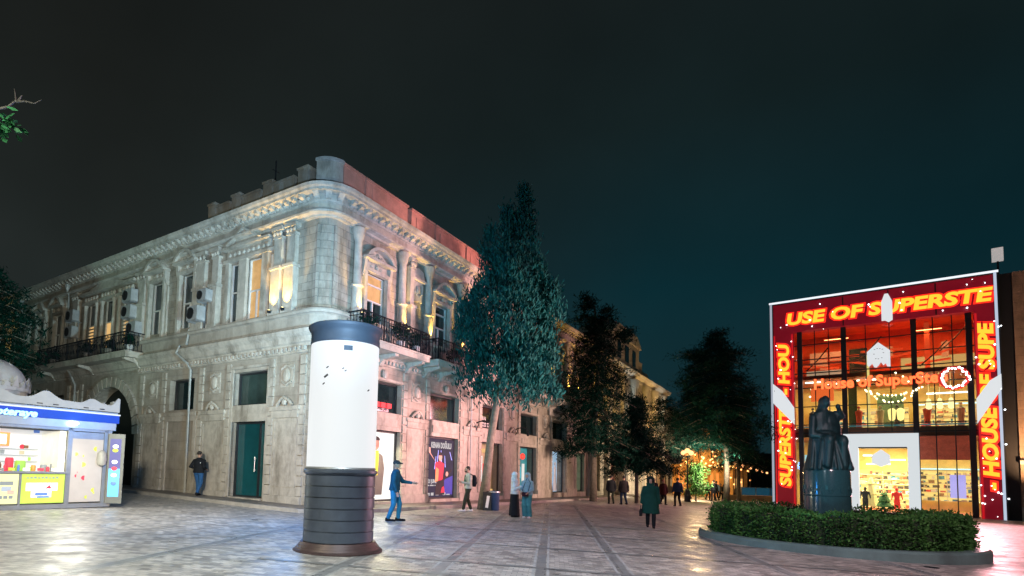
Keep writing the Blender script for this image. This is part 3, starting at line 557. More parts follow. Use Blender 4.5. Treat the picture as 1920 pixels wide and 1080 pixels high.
# shop lettering on the walls
text('wall_lettering', 'Mothercare', .34, M_BLK, B1, (22.0, -.20, 5.62 + .45), sx=1, ext=.01) if False else None
sg = MB(); sg.box(20.6, 23.3, -.22, -.12, 5.05 + .3, 6.0); s_ = part(R, 'sign_board', sg, mat('sign_cream', (.55, .5, .46), .6)); text('sign_lettering', 'Mothercare', .36, M_BLK, s_, (21.95, -.225, 5.55), ext=.006)
t_ = [o for o in B1.children if o.name.startswith('transom_window')]; t3 = t_[-4]
text('window_lettering', 'LAN', .34, M_WHITE, t3, (12.35, .24, 4.28), ext=.004, off=.006); text('window_lettering', '020 226', .32, M_WHITE, t3, (12.75, .24, 3.98), ext=.004, off=.006)
# ================================================================ things hung on the corner building
def hang(name, mb, m, F, x, y, z, label, cat, group=None, smooth=False):
    o = mb.obj(name, m, smooth=smooth); o.location = F.p(x, y, z); o.rotation_euler[2] = F.rz; return tag(o, label, cat, group)
# wall uplights with their own warm lamp
def uplight(F, x, y, z, label, e=26, up=3.2):
    t = thing('wall_uplight', label, 'wall lamp', F.p(x, y, z), F.rz, 'uplights on the upper floor')
    mb = MB(); mb.lathe([(.05, 0), (.07, .02), (.07, .1), (.055, .105)], n=10); mb.obj('housing', M_IRON, t); l_ = MB(); l_.lathe([(.05, .106), (.045, .115), (0, .118)], n=10); l_.obj('lens', M_LAMPY, t)
    q = lamp('uplight_beam', 'SPOT', (0, 0, .16), e * 1.7, (1, .58, .10), .04, spot=75, blend=.9); q.parent = t; q.rotation_euler = (pi - rad(7), 0, 0); return t
UP = [(L, -1.75, -.42, 'just left of the rounded corner'), (L, -2.5, -.42, 'second from the rounded corner')]
for F, x, y, s in UP: uplight(F, x, y, ZSILL + .02, 'warm uplight at the foot of a pilaster, ' + s, e=300)
for i, c in enumerate(cols[:4]): uplight(R, c, -.45 if i != 1 else -.5, ZSILL + .02, 'small warm uplight at the foot of the %s column along the street balconies' % ['first', 'second', 'third', 'fourth'][i], e=260)
for i, c in enumerate(cols[4:12]): uplight(R, c, -.45, ZSILL + .02, 'small warm uplight on the street facade behind the trees, %s from the far end' % ['eighth', 'seventh', 'sixth', 'fifth', 'fourth', 'third', 'second', 'nearest'][i], e=160)
uplight(L, -28.2, -.45, ZSILL + .02, 'small warm uplight low on the far left end of the square facade', e=120)
# air conditioners
def ac(x, z, label, w_=.85, h=.6, d=.34):
    t = thing('air_conditioner', label, 'air conditioner', L.p(x, -.2, z), L.rz, 'air conditioners on the square facade')
    mb = MB(); mb.box(-w_ / 2, w_ / 2, -d, 0, 0, h); mb.obj('casing', mat('unit_grey', (.36, .37, .38), .6, var=.2, scale=4, dirt=(.2, .19, .17)), t)
    f = MB(); f.lathe([(h * .40, 0), (h * .40, .03), (h * .36, .03), (h * .34, .01), (0, .01)], n=18)
    for q in range(6): f.tube([(0, 0, .03), (h * .38 * cos(q * pi / 3), h * .38 * sin(q * pi / 3), .03)], .008, 4)
    fo = f.obj('fan_grille', M_BLK, t); fo.rotation_euler = (pi / 2, 0, 0); fo.location = (-w_ * .14, -d - .001, h * .5)
    b = MB(); b.box(-w_ * .4, -w_ * .34, -d, .2, -.05, -.003); b.box(w_ * .34, w_ * .4, -d, .2, -.05, -.003); b.box(-w_ * .4, -w_ * .34, .0, .05, -.3, -.05); b.box(w_ * .34, w_ * .4, .0, .05, -.3, -.05); b.obj('bracket', M_GREY, t)
ac(-7.25, 7.62, 'large white air conditioner on the sill right of the nearest arched window', .74, .62, .4)
ac(-6.75, 8.42, 'smaller white air conditioner mounted above the large one on the sill', .66, .48, .34)
ac(-12.35, 7.62, 'white air conditioner resting at the right end of the long balcony')
ac(-12.9, 8.5, 'middle one of three air conditioners at the right end of the long balcony')
ac(-12.9, 9.3, 'uppermost white air conditioner above the right end of the long balcony')
ac(-18.9, 9.1, 'upper of two stained white air conditioners left of the lit louvred windows')
ac(-18.9, 8.2, 'lower of two stained white air conditioners left of the lit louvred windows')
# foliage builder
def leaves(mb, pts, n, s, l, w_, rg, upb=.3, outb=None):
    for c in pts:
        for i in range(n):
            p = Vector(c) + Vector((rg.gauss(0, s[0]), rg.gauss(0, s[1]), rg.gauss(0, s[2])))
            d = Vector((rg.uniform(-1, 1), rg.uniform(-1, 1), rg.uniform(-1, 1) + upb))
            if outb is not None: d += outb(p)
            d = d.normalized() * l * rg.uniform(.6, 1.3); q = d.cross(Vector((rg.uniform(-1, 1), rg.uniform(-1, 1), rg.uniform(-1, 1)))).normalized() * w_ * rg.uniform(.6, 1.2)
            mb.add([p - q * .4, p + q * .4, p + d * .6 + q, p + d, p + d * .6 - q], [(0, 1, 2, 3, 4)])
def leafmat(name, c, c2, rough=.75):
    m = mat(name, c, rough, scale=1.6, c2=c2, spec=.08); return m
LF_C = leafmat('cypress_leaf', (.010, .098, .088), (.004, .030, .030)); LF_P = leafmat('pine_leaf', (.003, .036, .024), (.001, .013, .010)); LF_H = leafmat('hedge_leaf', (.075, .20, .05), (.02, .07, .02), .5); LF_G = leafmat('fresh_leaf', (.09, .42, .20), (.03, .14, .06), .45)
BARK = mat('bark', (.16, .14, .11), .9, var=.35, scale=6, bump=.6, bscale=18)
# balcony shrubs in pots
def shrub(F, x, y, z, r, label, group='potted shrubs on the balcony'):
    t = thing('potted_shrub', label, 'potted plant', F.p(x, y, z), F.rz, group)
    mb = MB(); mb.lathe([(.13, 0), (.19, .3), (.21, .32), (.2, .34), (0, .33)], n=12); mb.obj('pot', mat('pot_white', (.5, .5, .5), .6), t)
    lv = MB(); rg = random.Random(int(x * 100)); P = [(rg.gauss(0, r * .35), rg.gauss(0, r * .3), .34 + r * .7 + rg.gauss(0, r * .35)) for _ in range(30)]; leaves(lv, P, 14, (.09, .09, .09), .11, .035, rg); lv.obj('foliage', LF_P, t)
for x, r, s in ((1.75, .42, 'left of the lit balcony door'), (3.75, .45, 'in the middle of the first street side balcony'), (4.85, .36, 'at the right end of the first street side balcony'), (7.9, .3, 'on the second street side balcony')): shrub(R, x, -.62, 6.41, r, 'round shrub in a pale pot ' + s)
for x, s in ((-14.2, 'near the middle of the long balcony'), (-16.4, 'left of the middle on the long balcony'), (-12.3, 'at the right end of the long balcony'), (-20.3, 'at the left end of the long balcony')): shrub(L, x, -.55, 6.74, .34, 'low dark shrub in a pot ' + s)
# concert poster in the second shop window
PO = thing('concert_poster', 'tall dark concert poster showing a singer in red, in a shop window', 'poster', R.p(6.95, .17, .31), R.rz)
mb = MB(); mb.box(0, 2.35, -.01, .01, 0, 2.72); bgp = mb.obj('sheet', mat('poster_dark', (.010, .012, .02), .9, emit=(.03, .04, .09), es=.5, var=.6, scale=1.4), PO)
def pf(name, pts, y, m): mb = MB(); mb.prism(pts, y - .004, y); return mb.obj(name, m, PO)
PW = glow('poster_white', (.9, .95, .95), .55); PR = mat('poster_red', (.5, .02, .05), .6, emit=(.8, .05, .08), es=.35); PS = mat('poster_skin', (.5, .3, .24), .6, emit=(.8, .5, .4), es=.3); PB = mat('poster_beam', (.2, .3, .9), .5, emit=(.35, .45, 1), es=.55); PK = mat('poster_black', (.01, .01, .015), .6); PG_ = mat('poster_blue', (.03, .04, .3), .6, emit=(.03, .05, .4), es=.35)
text('title', 'KENAN DOĞULU', .36, PW, PO, (1.24, -.022, 2.3), sx=.62, ext=.003, off=.014); text('date', '21 JUNE', .24, PW, PO, (.2, -.022, .66), sx=.8, ext=.003, off=.01, align='LEFT'); text('small_print', 'BAKU  CRYSTAL  HALL', .09, PW, PO, (.06, -.022, .52), ext=.002, align='LEFT') if False else None
for i, (x, wd) in enumerate(((.06, .24), (.36, .3), (.74, .34))): pf('small_print', [(x, .52), (x + wd, .52), (x + wd, .57), (x, .57)], -.012, PW)
for x0, x1, z0, z1 in ((.9, 1.0, 1.5, 2.2), (1.3, 1.22, 1.5, 2.2), (.7, .8, 1.3, 1.9), (1.62, 1.55, 1.4, 1.95), (2.2, 2.0, 1.75, 2.15)): pf('light_beam', [(x0 - .03, z0), (x0 + .03, z0), (x1 + .02, z1), (x1 - .02, z1)], -.012, PB)
pf('stage_glow', [(1.6, .1), (2.3, .1), (2.3, 1.0), (1.5, .8)], -.011, PG_)
pf('singer_legs', [(.8, .1), (1.6, .1), (1.5, 1.1), (.85, 1.1)], -.016, PK); pf('singer_shirt', [(.82, .75), (1.4, .8), (1.5, 1.55), (1.2, 1.68), (.78, 1.62), (.72, 1.5)], -.02, PR)
pf('singer_arm', [(.75, 1.65), (.9, 1.5), (.32, 2.05), (.3, 2.3), (.18, 2.3), (.16, 2.1)], -.024, PS); pf('singer_head', [(1.16 + .15 * cos(a * pi / 6), 1.88 + .21 * sin(a * pi / 6)) for a in range(12)], -.024, PS)
pf('singer_hair', [(1.16 + .16 * cos(a * pi / 6), 1.95 + .16 * sin(a * pi / 6)) for a in range(7)], -.029, PK); pf('singer_jacket', [(.75, .7), (1.0, .75), (1.05, 1.3), (.8, 1.4)], -.026, mat('poster_orange', (.6, .25, .1), .6, emit=(.9, .4, .2), es=.3))
pf('guitar', [(1.0, .6), (1.15, .5), (2.2, 1.25), (2.15, 1.33)], -.030, PK); pf('singer_hand', [(1.75 + .12 * cos(a * pi / 4), 1.08 + .12 * sin(a * pi / 4)) for a in range(8)], -.034, PS); pf('red_drum', [(1.25, .2), (1.6, .2), (1.5, .5), (1.35, .45)], -.03, PR)
for x, wd, h in ((.05, .3, .12), (.45, .22, .13), (.85, .25, .06), (1.45, .24, .12), (1.78, .3, .05)): pf('sponsor_mark', [(x, .08), (x + wd, .08), (x + wd, .08 + h), (x, .08 + h)], -.012, PW)
# curly iron wall brackets on the street side
for x, z, s in ((10.9, 3.95, 'above the bearded man'), (15.5, 3.95, 'right of the leaning trunk')):
    mb = MB(); mb.tube([(0, 0, 0), (0, -.25, .12), (0, -.6, .2), (0, -.9, .1), (0, -.95, -.1)], .03, 6); mb.tube([(0, 0, -.35), (0, -.2, -.2), (0, -.3, 0), (0, -.2, .12), (0, -.1, .05)], .02, 6); mb.ball((0, -.95, -.2), .08, .08, .12, 8)
    hang('wall_bracket', mb, M_IRON, R, x, -.02, z, 'curved black iron bracket on the pink lit wall ' + s, 'wall bracket', smooth=True)

# ================================================================ advertising column
AX, AY = -1.62, 10.75
AD = thing('advertising_column', 'round advertising column with a glowing blank white drum on a dark banded metal base', 'advertising column', (AX, AY, gz(AX)))
M_BR = mat('bronze_base', (.11, .135, .18), .38, metal=.6, var=.25, scale=1.2, bump=.06, bscale=40); M_CAP = mat('column_cap', (.022, .03, .04), .55, metal=0, spec=.25)
pr = [(.84, 0), (.84, .02), (.80, .05), (.79, .05), (.77, .09), (.755, .09), (.735, .13), (.725, .13), (.70, .18)]
z = .18
while z < 1.40: pr += [(.642, z), (.642, z + .012), (.661, z + .016), (.662, z + .1), (.661, z + .196), (.642, z + .2)]; z += .205
pr += [(.66, 1.42), (.70, 1.46), (.70, 1.50), (.66, 1.52)]
mb = MB(); mb.lathe(pr[9:], n=56); mb.obj('base', M_BR, AD, smooth='auto'); mb = MB(); mb.lathe(pr[:10], n=56); mb.obj('base_flange', mat('brown_flange', (.07, .045, .045), .5, metal=.3, var=.3), AD, smooth='auto')
mb = MB(); mb.lathe([(.652, 1.515), (.652, 3.93)], n=56)
LP = mat('lit_drum', (.07, .07, .07), .6, emit=(.94, .98, 1), es=.84, var=.02); mb.obj('lit_drum', LP, AD, smooth='auto')
mb = MB(); mb.lathe([(.656, 3.88), (.665, 3.9), (.662, 3.94), (.655, 4.06), (.67, 4.12), (.705, 4.17), (.715, 4.2), (.715, 4.23), (.68, 4.25), (.3, 4.31), (0, 4.32)], n=56); mb.obj('cap', M_CAP, AD, smooth='auto')
mb = MB(); mb.lathe([(.656, 1.5), (.672, 1.53), (.656, 1.56)], n=56); mb.obj('trim_ring', M_GREY, AD, smooth='auto')
for a0, a1, z0, z1 in ((-84, -70, 3.70, 3.79),):
    mb = MB(); mb.lathe([(.653, z0), (.657, z0), (.657, z1), (.653, z1)], n=6, a0=rad(a0), a1=rad(a1)); mb.obj('name_plate', M_CAP, AD)
for a, z, s in ((-112, 3.22, .035), (-110, 3.38, .02), (-116, 3.08, .02), (-84, 3.36, .015), (-80, 3.32, .015), (-38, 3.0, .02)):
    c = (.653 * cos(rad(a)), .653 * sin(rad(a)), z); mb = MB(); mb.obox(c, (.012, s * 2.6, s), Matrix.Rotation(rad(a), 3, 'Z') @ Matrix.Rotation(rad(35), 3, 'X')); mb.obj('scuff_mark', M_BLK, AD)

# ================================================================ round planter with hedge and monument
PX_, PY_ = 11.4, 15.95
zp = gz(PX_)
def ringpts(r, n=64): return [(PX_ + r * cos(2 * pi * i / n), PY_ + r * sin(2 * pi * i / n)) for i in range(n)]
mb = MB(); mb.lathe([(3.28, -.25), (3.28, .2), (3.22, .25), (2.98, .25), (2.94, .21), (2.94, -.2)], n=72)
pk = mb.obj('planter', mat('planter_kerb', (.12, .20, .20), .4, var=.2, scale=2, dirt=(.07, .10, .10)), loc=(PX_, PY_, zp), smooth='auto'); tag(pk, 'low round grey stone planter kerb around the hedge and monument', 'planter')
mb = MB(); mb.lathe([(0.0, .1), (2.96, .1)], n=48); so = mb.obj('soil', mat('soil', (.05, .04, .03), .95), pk)
hg = thing('hedge', 'dense clipped green hedge ring inside the round stone planter', 'hedge', (PX_, PY_, zp))
core = MB(); core.lathe([(2.25, .1), (2.2, .5), (2.25, .92), (2.4, 1.0), (2.7, 1.0), (2.82, .9), (2.84, .4), (2.78, .1)], n=64); core.obj('stems', mat('hedge_core', (.012, .03, .012), .9), hg)
lv = MB(); rg = random.Random(3)
for i in range(30000):
    a = rg.uniform(0, 2 * pi)
    if sin(a) > .1 and rg.random() < .55: continue
    t_ = rg.random(); lump = .05 * sin(a * 23) + .04 * sin(a * 41 + 2) + .035 * sin(a * 9)
    if t_ < .58: z = rg.uniform(.12, 1.03); r = 2.9 + lump + rg.gauss(0, .045) - (.10 if z > .97 else 0); nn = Vector((cos(a), sin(a), .25))
    elif t_ < .85: r = rg.uniform(2.15, 2.93); z = 1.06 + lump * .8 + .03 * sin(r * 17 + a * 13) + rg.gauss(0, .03); nn = Vector((0, 0, 1))
    else: z = rg.uniform(.4, 1.03); r = 2.15 + lump + rg.gauss(0, .04); nn = Vector((-cos(a), -sin(a), .25))
    p = Vector((r * cos(a), r * sin(a), z)); d = (nn + Vector((rg.uniform(-1, 1), rg.uniform(-1, 1), rg.uniform(-.8, 1)))).normalized() * rg.uniform(.045, .09); q = d.cross(Vector((rg.uniform(-1, 1), rg.uniform(-1, 1), rg.uniform(-1, 1)))).normalized() * rg.uniform(.016, .028)
    lv.add([p - q * .3, p + q * .3, p + d * .55 + q, p + d, p + d * .55 - q], [(0, 1, 2, 3, 4)])
lv.obj('foliage', LF_H, hg); hg.scale = (1, 1, .9)
# monument
M_BZ = mat('dark_bronze', (.018, .045, .05), .5, metal=.3, var=.4, scale=3, bump=.3, bscale=12); M_PED = mat('polished_granite', (.03, .08, .09), .16, var=.12, scale=25, spec=.6)
MN = thing('monument', 'dark bronze statue of a seated cloaked figure on a round pedestal', 'statue', (PX_, PY_, zp))
mb = MB(); mb.lathe([(.60, .1), (.60, .5), (.56, .53), (.555, 2.05), (.54, 2.1), (0, 2.1)], n=48); pd = mb.obj('pedestal', M_PED, MN, smooth='auto')
mb = MB(); rg = random.Random(5)
for a in range(0, 360, 9):
    if rg.random() < .8: mb.obox((.562 * cos(rad(a)), .562 * sin(rad(a)), 1.55 + .06 * sin(a)), (.02, .06, .10 + .06 * rg.random()), Matrix.Rotation(rad(a), 3, 'Z') @ Matrix.Rotation(rg.uniform(-.6, .6), 3, 'X'))
mb.lathe([(.558, 1.36), (.572, 1.38), (.558, 1.40)], n=40); mb.obj('relief_band', M_PED, pd)
def remesh(mb, name, vox, m, parent=None, loc=None, rz=0, smooth_it=4, disp=None):
    o = mb.obj('tmp', M_BLK); md = o.modifiers.new('r', 'REMESH'); md.mode = 'VOXEL'; md.voxel_size = vox
    if smooth_it: s_ = o.modifiers.new('s', 'SMOOTH'); s_.iterations = smooth_it; s_.factor = .5
    bpy.context.view_layer.update(); me = bpy.data.meshes.new_from_object(o.evaluated_get(bpy.context.evaluated_depsgraph_get())); bpy.data.objects.remove(o)
    me.materials.clear(); me.materials.append(m); me.polygons.foreach_set('use_smooth', [True] * len(me.polygons)); r = bpy.data.objects.new(name, me); COL.objects.link(r)
    if parent: r.parent = parent
    if loc: r.location = loc
    r.rotation_euler[2] = rz; return r
s = MB()
s.loft([((0, 0, 2.08), .72, .62, None), ((0, 0, 2.16), .68, .6, None), ((-.02, -.02, 2.5), .55, .5, None), ((-.03, 0, 2.85), .50, .42, None), ((-.05, .04, 3.1), .36, .32, None)], 20)
s.loft([((-.06, .06, 2.8), .40, .32, None), ((-.08, .08, 3.1), .34, .26, None), ((-.09, .06, 3.4), .38, .22, None), ((-.08, .03, 3.58), .30, .18, None), ((-.06, .0, 3.66), .14, .12, None)], 16)
s.cap((-.07, -.01, 3.62), (-.05, -.05, 3.74), .10, .10); s.ball((-.04, -.07, 3.86), .135, .155, .17); s.ball((-.04, -.24, 3.84), .03, .04, .05)
s.cap((-.42, .02, 3.42), (-.54, -.1, 3.0), .13, .11); s.cap((-.54, -.1, 3.0), (-.2, -.38, 2.92), .105, .07)      # arm resting on the knee
s.cap((-.22, -.1, 2.86), (-.26, -.5, 2.84), .2, .17); s.cap((-.26, -.5, 2.84), (-.34, -.52, 2.25), .16, .13); s.cap((.2, -.1, 2.86), (.2, -.5, 2.82), .22, .18); s.cap((.2, -.5, 2.82), (.22, -.5, 2.25), .17, .15)
s.cap((.24, .03, 3.45), (.52, -.06, 3.5), .12, .1); s.cap((.52, -.06, 3.5), (.30, -.2, 3.74), .1, .06); s.ball((.3, -.2, 3.74), .08, .08, .07); s.cap((.2, 0, 3.1), (.36, .0, 3.45), .17, .15); s.cap((.1, .05, 3.3), (.34, -.02, 3.55), .16, .10); s.ball((.14, .06, 3.3), .36, .26, .36); s.loft([((.05, .05, 2.6), .56, .42, None), ((.06, .06, 3.0), .48, .34, None), ((.08, .06, 3.3), .40, .26, None)], 16); s.ball((-.04, .03, 3.84), .16, .15, .17); s.cap((-.07, .06, 3.6), (-.05, .03, 3.8), .2, .14); s.cap((.36, 0, 2.6), (.38, 0, 3.2), .2, .14)
for x0, y0, x1, y1 in ((-.5, -.1, -.68, -.25), (.42, -.2, .66, -.3), (-.1, -.42, -.12, -.6), (0, -.42, .05, -.62), (.4, .2, .62, .3), (-.4, -.4, -.55, -.45), (.32, -.45, .45, -.52)): s.cap((x0, y0, 2.8), (x1, y1, 2.15), .07, .07)
fg = remesh(s, 'figure', .022, M_BZ, MN, smooth_it=3); fg.scale = (.82, .84, 1.1); fg.location.z = 2.1 - 2.1 * 1.1

# ================================================================ kiosk
K = Frame(-11.27, 14.74, 34.6); kz = gz(-11.17)
KI = thing('kiosk', 'brightly lit ice cream kiosk with blue name band and scalloped roof edge', 'kiosk', K.p(0, 0, kz), K.rz)
KP = lambda name, mb, m, smooth=False, parent=None: mb.obj(name, m, parent or KI, smooth=smooth)
M_SIL = mat('brushed_silver', (.42, .42, .41), .35, metal=.5, var=.08); M_RF = mat('roof_fretwork', (.27, .29, .31), .45, var=.1); M_KB2 = mat('kiosk_blue', (.01, .04, .38), .4, emit=(.0, .06, .6), es=.12)
mb = MB(); mb.box(-3.6, 2.95, -.04, 2.2, 0, .12); KP('plinth', mb, M_GREY)
mb = MB()
mb.box(-3.6, 2.9, 2.1, 2.18, .12, 2.6); mb.box(2.82, 2.9, .0, 2.1, .12, 2.6); mb.box(-3.6, -3.52, 0, 2.1, .12, 2.6); KP('wall', mb, mat('kiosk_panel', (.4, .41, .42), .5, var=.03))
mb = MB()
for x in (-1.85, 1.74, 2.74): mb.box(x - .06, x + .06, -.02, .06, .12, 2.3)
mb.box(-3.6, 2.9, -.02, .06, 2.22, 2.3); mb.box(-1.85, 1.74, -.10, .4, .98, 1.03); mb.box(.55, .6, -.02, .05, .12, .98); KP('frame', mb, M_GREY)
mb = MB(); mb.box(-3.62, 2.98, -.06, .06, 2.3, 2.52); KP('fascia', mb, M_SIL)
mb = MB(); mb.box(-3.64, 3.04, -.10, .1, 2.52, 2.76); KP('name_band', mb, M_KB2); mb = MB(); mb.box(-3.66, 3.06, -.12, .1, 2.76, 2.80); KP('light_strip', mb, glow('kiosk_strip', (.85, .95, 1), 1.1))
mb = MB(); mb.box(-3.6, 3.0, -.08, 2.2, 2.8, 2.84); KP('roof', mb, M_GREY)
fr = [( -3.6, 2.86)]; x = -3.6; top = []
def crest(x):                                    # scalloped outline of the fretwork
    pk_ = 0
    for c_, h_, w_ in ((-2.4, .22, .3), (-.05, .18, .22), (1.0, .26, .26), (2.2, .16, .22), (2.98, .28, .12), (-1.2, .2, .22)): pk_ = max(pk_, h_ * math.exp(-((x - c_) / w_) ** 2))
    return 3.02 + pk_ + .04 * abs(sin(x * 3.1))
n = 96; top = [(-3.6 + 6.62 * i / n, crest(-3.6 + 6.62 * i / n)) for i in range(n + 1)]
mb = MB()
for a, b in zip(top[:-1], top[1:]): mb.prism([(a[0], 2.86), (b[0], 2.86), b, a], -.13, -.08)
KP('roof_fretwork', mb, M_RF)
mb = MB()
for x in (.85, 1.25, 2.05, 2.5): mb.box(x - .07, x + .07, -.138, -.131, 2.9, 2.93)
KP('slot', mb, M_BLK)
side = MB(); 
for i in range(22):
    y0, y1 = -.08 + i * .1, -.08 + (i + 1) * .1; hh = 3.02 + .2 * abs(sin(i * .5)); side.box(2.98, 3.02, y0, y1, 2.86, hh)
KP('roof_fretwork', side, M_RF)
dm = MB(); prf = []
for k in range(10):
    a = rad(k * 10); prf.append((1.0 * cos(a), 3.45 + .72 * sin(a)))
prf.append((0, 4.18)); dm.lathe([(1.05, 3.3), (1.05, 3.42)] + prf, c=(-.1, 1.1), n=28, ey=.9); KP('dome', dm, mat('dome_shell', (.30, .33, .35), .5, var=.15, scale=3, bump=.3), 'auto')
cr = MB()
for k in range(28):
    a = 2 * pi * k / 28; p = Vector((-.1 + 1.07 * cos(a), 1.1 + .97 * sin(a), 3.3)); q = Vector((-sin(a), cos(a), 0)) * .11; h_ = .34 if k % 2 else .2
    cr.add([p - q, p + q, p + q * .6 + Vector((0, 0, h_ * .7)), p + Vector((.04 * cos(a), .04 * sin(a), h_)), p - q * .6 + Vector((0, 0, h_ * .7))], [(0, 1, 2, 3, 4)]); cr.add([p - q + Vector((.02 * cos(a), .02 * sin(a), 0)), p + q + Vector((.02 * cos(a), .02 * sin(a), 0)), p + Vector((.06 * cos(a), .06 * sin(a), h_))], [(0, 2, 1)])
cr.lathe([(1.1, 3.22), (1.12, 3.32), (1.06, 3.34)], c=(-.1, 1.1), n=28, ey=.9); cr.lathe([(1.04, 2.84), (1.04, 3.3)], c=(-.1, 1.1), n=28, ey=.9); KP('dome_crown', cr, M_RF)
fn = MB()
for q in (-.8, -.4, 0, .35, .7): fn.tube([(-.1 + q, 1.1 - sqrt(max(0, 1 - q * q)) * .93, 3.42), (-.1 + q * .66, 1.1 - .66 * sqrt(1 - q * q), 3.97), (-.1, .95, 4.18)], .02, 4)
KP('dome_rib', fn, M_RF)
# lit interior, counter, lower advert panels, door
mb = MB(); mb.box(-1.8, 1.68, 1.3, 1.34, 1.0, 2.22); KP('back_panel', mb, mat('kiosk_inside', (.5, .5, .5), .6, emit=(1, 1, 1), es=.5, var=.04))
mb = MB(); mb.box(1.5, 1.68, .1, 1.28, 1.03, 2.2); KP('inner_cabinet', mb, mat('cabinet', (.7, .68, .6), .6, emit=(1, .95, .8), es=.35))
YP = mat('advert_yellow', (.30, .42, .06), .5, emit=(.72, 1, .12), es=.62, var=.12, scale=2.5); YP2 = mat('advert_cream', (.42, .42, .2), .5, emit=(1, .99, .55), es=.72, var=.1, scale=1.5)
mb = MB(); mb.box(.61, 1.67, -.0, .03, .16, .96); KP('advert_panel', mb, YP); mb = MB(); mb.box(-1.78, .54, -.0, .03, .16, .96); KP('advert_panel', mb, YP2)
def kflat(name, x0, x1, z0, z1, y, m, d=.004): mb = MB(); mb.box(x0, x1, y - d, y, z0, z1); return KP(name, mb, m)
INK = mat('print_blue', (.1, .2, .6), .6, emit=(.15, .3, .8), es=.3); INR = mat('print_red', (.7, .05, .08), .6, emit=(.9, .05, .1), es=.35); INW = mat('print_white', (.85, .87, .85), .6, emit=(1, 1, 1), es=.75); ING = mat('print_green', (.3, .6, .1), .6, emit=(.4, .8, .1), es=.25); ING2 = mat('print_grey', (.3, .35, .38), .6)
kflat('white_patch', .72, 1.5, .5, .72, -.001, INW); kflat('white_patch', .85, 1.35, .32, .5, -.001, INW); kflat('blue_print', .95, 1.25, .37, .45, -.006, INK); kflat('blue_print', 1.0, 1.3, .31, .355, -.006, INK)
text('lime_lettering', 'bubble waffle ice', .10, mat('print_dkgreen', (.08, .2, .04), .6), KI, (1.12, -.003, .82), ext=.002) if False else None
for q in range(9): kflat('green_print', .72 + q * .09, .78 + q * .09, .84, .87 + .01 * (q % 3), -.002, ING2)
mb = MB(); mb.prism([(1.18, .56), (1.34, .56), (1.3, .66), (1.24, .62)], -.012, -.006); KP('red_print', mb, INR); mb = MB(); mb.tube([(.78, -.008, .56), (.85, -.008, .6), (.95, -.008, .57), (1.05, -.008, .6)], .008, 4); KP('blue_print', mb, INK)
kflat('grey_print', .12, .42, .66, .76, -.002, ING2); kflat('grey_print', .16, .38, .5, .62, -.002, mat('print_lblue', (.5, .6, .75), .6)); kflat('pink_print', .3, .45, .42, .52, -.004, mat('print_pink', (.85, .55, .45), .6))
for q in range(3): kflat('cup_print', .1 + q * .12, .19 + q * .12, .30, .38, -.002, ING2)
rk = random.Random(31)
CC = [INR, ING2, ING, INK, mat('cup_orange', (.8, .4, .1), .5), mat('cup_brown', (.2, .1, .05), .6), mat('cup_cream', (.6, .55, .4), .6)]
for i in range(26):
    x = rk.uniform(-1.7, 1.5); r_ = rk.uniform(.025, .05); h_ = rk.uniform(.08, .24); mb = MB(); mb.lathe([(r_ * .8, 1.03), (r_, 1.05), (r_, 1.03 + h_ * .7), (r_ * .5, 1.03 + h_), (0, 1.03 + h_)], c=(x, rk.uniform(.2, .9)), n=8); KP('bottle', mb, CC[i % 7], 'auto')
for i in range(16):
    x = rk.uniform(-1.6, 1.35); z = rk.choice((1.32, 1.5, 1.68, 2.14)); w_ = rk.uniform(.06, .16); kflat('shelf_packet', x, x + w_, z, z + rk.uniform(.05, .13), 1.28 - .004 * i, CC[(i * 3) % 7], .02)
for z in (1.30, 1.48, 1.66): kflat('wall_shelf', -1.7, 1.4, z - .02, z, 1.29, ING2, .12)
for i in range(5): kflat('price_card', -.1 + i * .34, .06 + i * .34, 1.05, 1.13, -.11, [INW, mat('sticker_lime', (.6, .7, .1)), INW, INR, INW][i])
kflat('price_list', 1.52, 1.66, 1.3, 1.75, .095, INW)
# things on the counter belong to the kiosk's display
kflat('menu_screen', -.1, .62, 1.72, 2.1, 1.1, mat('screen_orange', (.8, .2, .05), .5, emit=(1, .25, .05), es=.7), .05); kflat('menu_sheet', -.02, .54, 1.77, 2.05, 1.045, INW)
kflat('menu_screen', -1.3, -.25, 1.7, 2.12, 1.1, mat('screen_purple', (.3, .1, .4), .5, emit=(.35, .2, .8), es=.4), .05)
for x, wd, z1, m in ((.05, .12, 1.36, mat('cup_blue', (.1, .5, .7), .5, emit=(.1, .5, .8), es=.35)), (.36, .2, 1.40, INR), (-.3, .2, 1.4, INW), (.62, .26, 1.32, ING), (.95, .12, 1.2, mat('cup_orange', (.8, .4, .1), .5)), (1.2, .18, 1.22, ING2), (-.7, .24, 1.4, ING2), (1.42, .1, 1.25, ING2)):
    mb = MB(); mb.lathe([(wd * .42, 1.03), (wd * .5, 1.08), (wd * .5, z1 - .04), (wd * .4, z1), (0, z1)], c=(x + .1, .5), n=12); KP('counter_jar', mb, m, 'auto')
mb = MB(); mb.lathe([(.07, -.004), (.07, 0), (.05, 0), (.05, -.004)], n=16); sm = KP('round_mark', mb, INR); sm.rotation_euler = (pi / 2, 0, 0); sm.location = (1.02, 1.28, 1.72)
mb = MB(); mb.box(1.81, 2.67, .0, .04, .16, 2.0); KP('door', mb, mat('door_panel', (.32, .30, .28), .5, emit=(1, .93, .9), es=.25, var=.08)); mb = MB(); mb.box(1.81, 2.67, .0, .04, 2.0, 2.2); KP('door_transom', mb, M_GREY)
rg = random.Random(11)
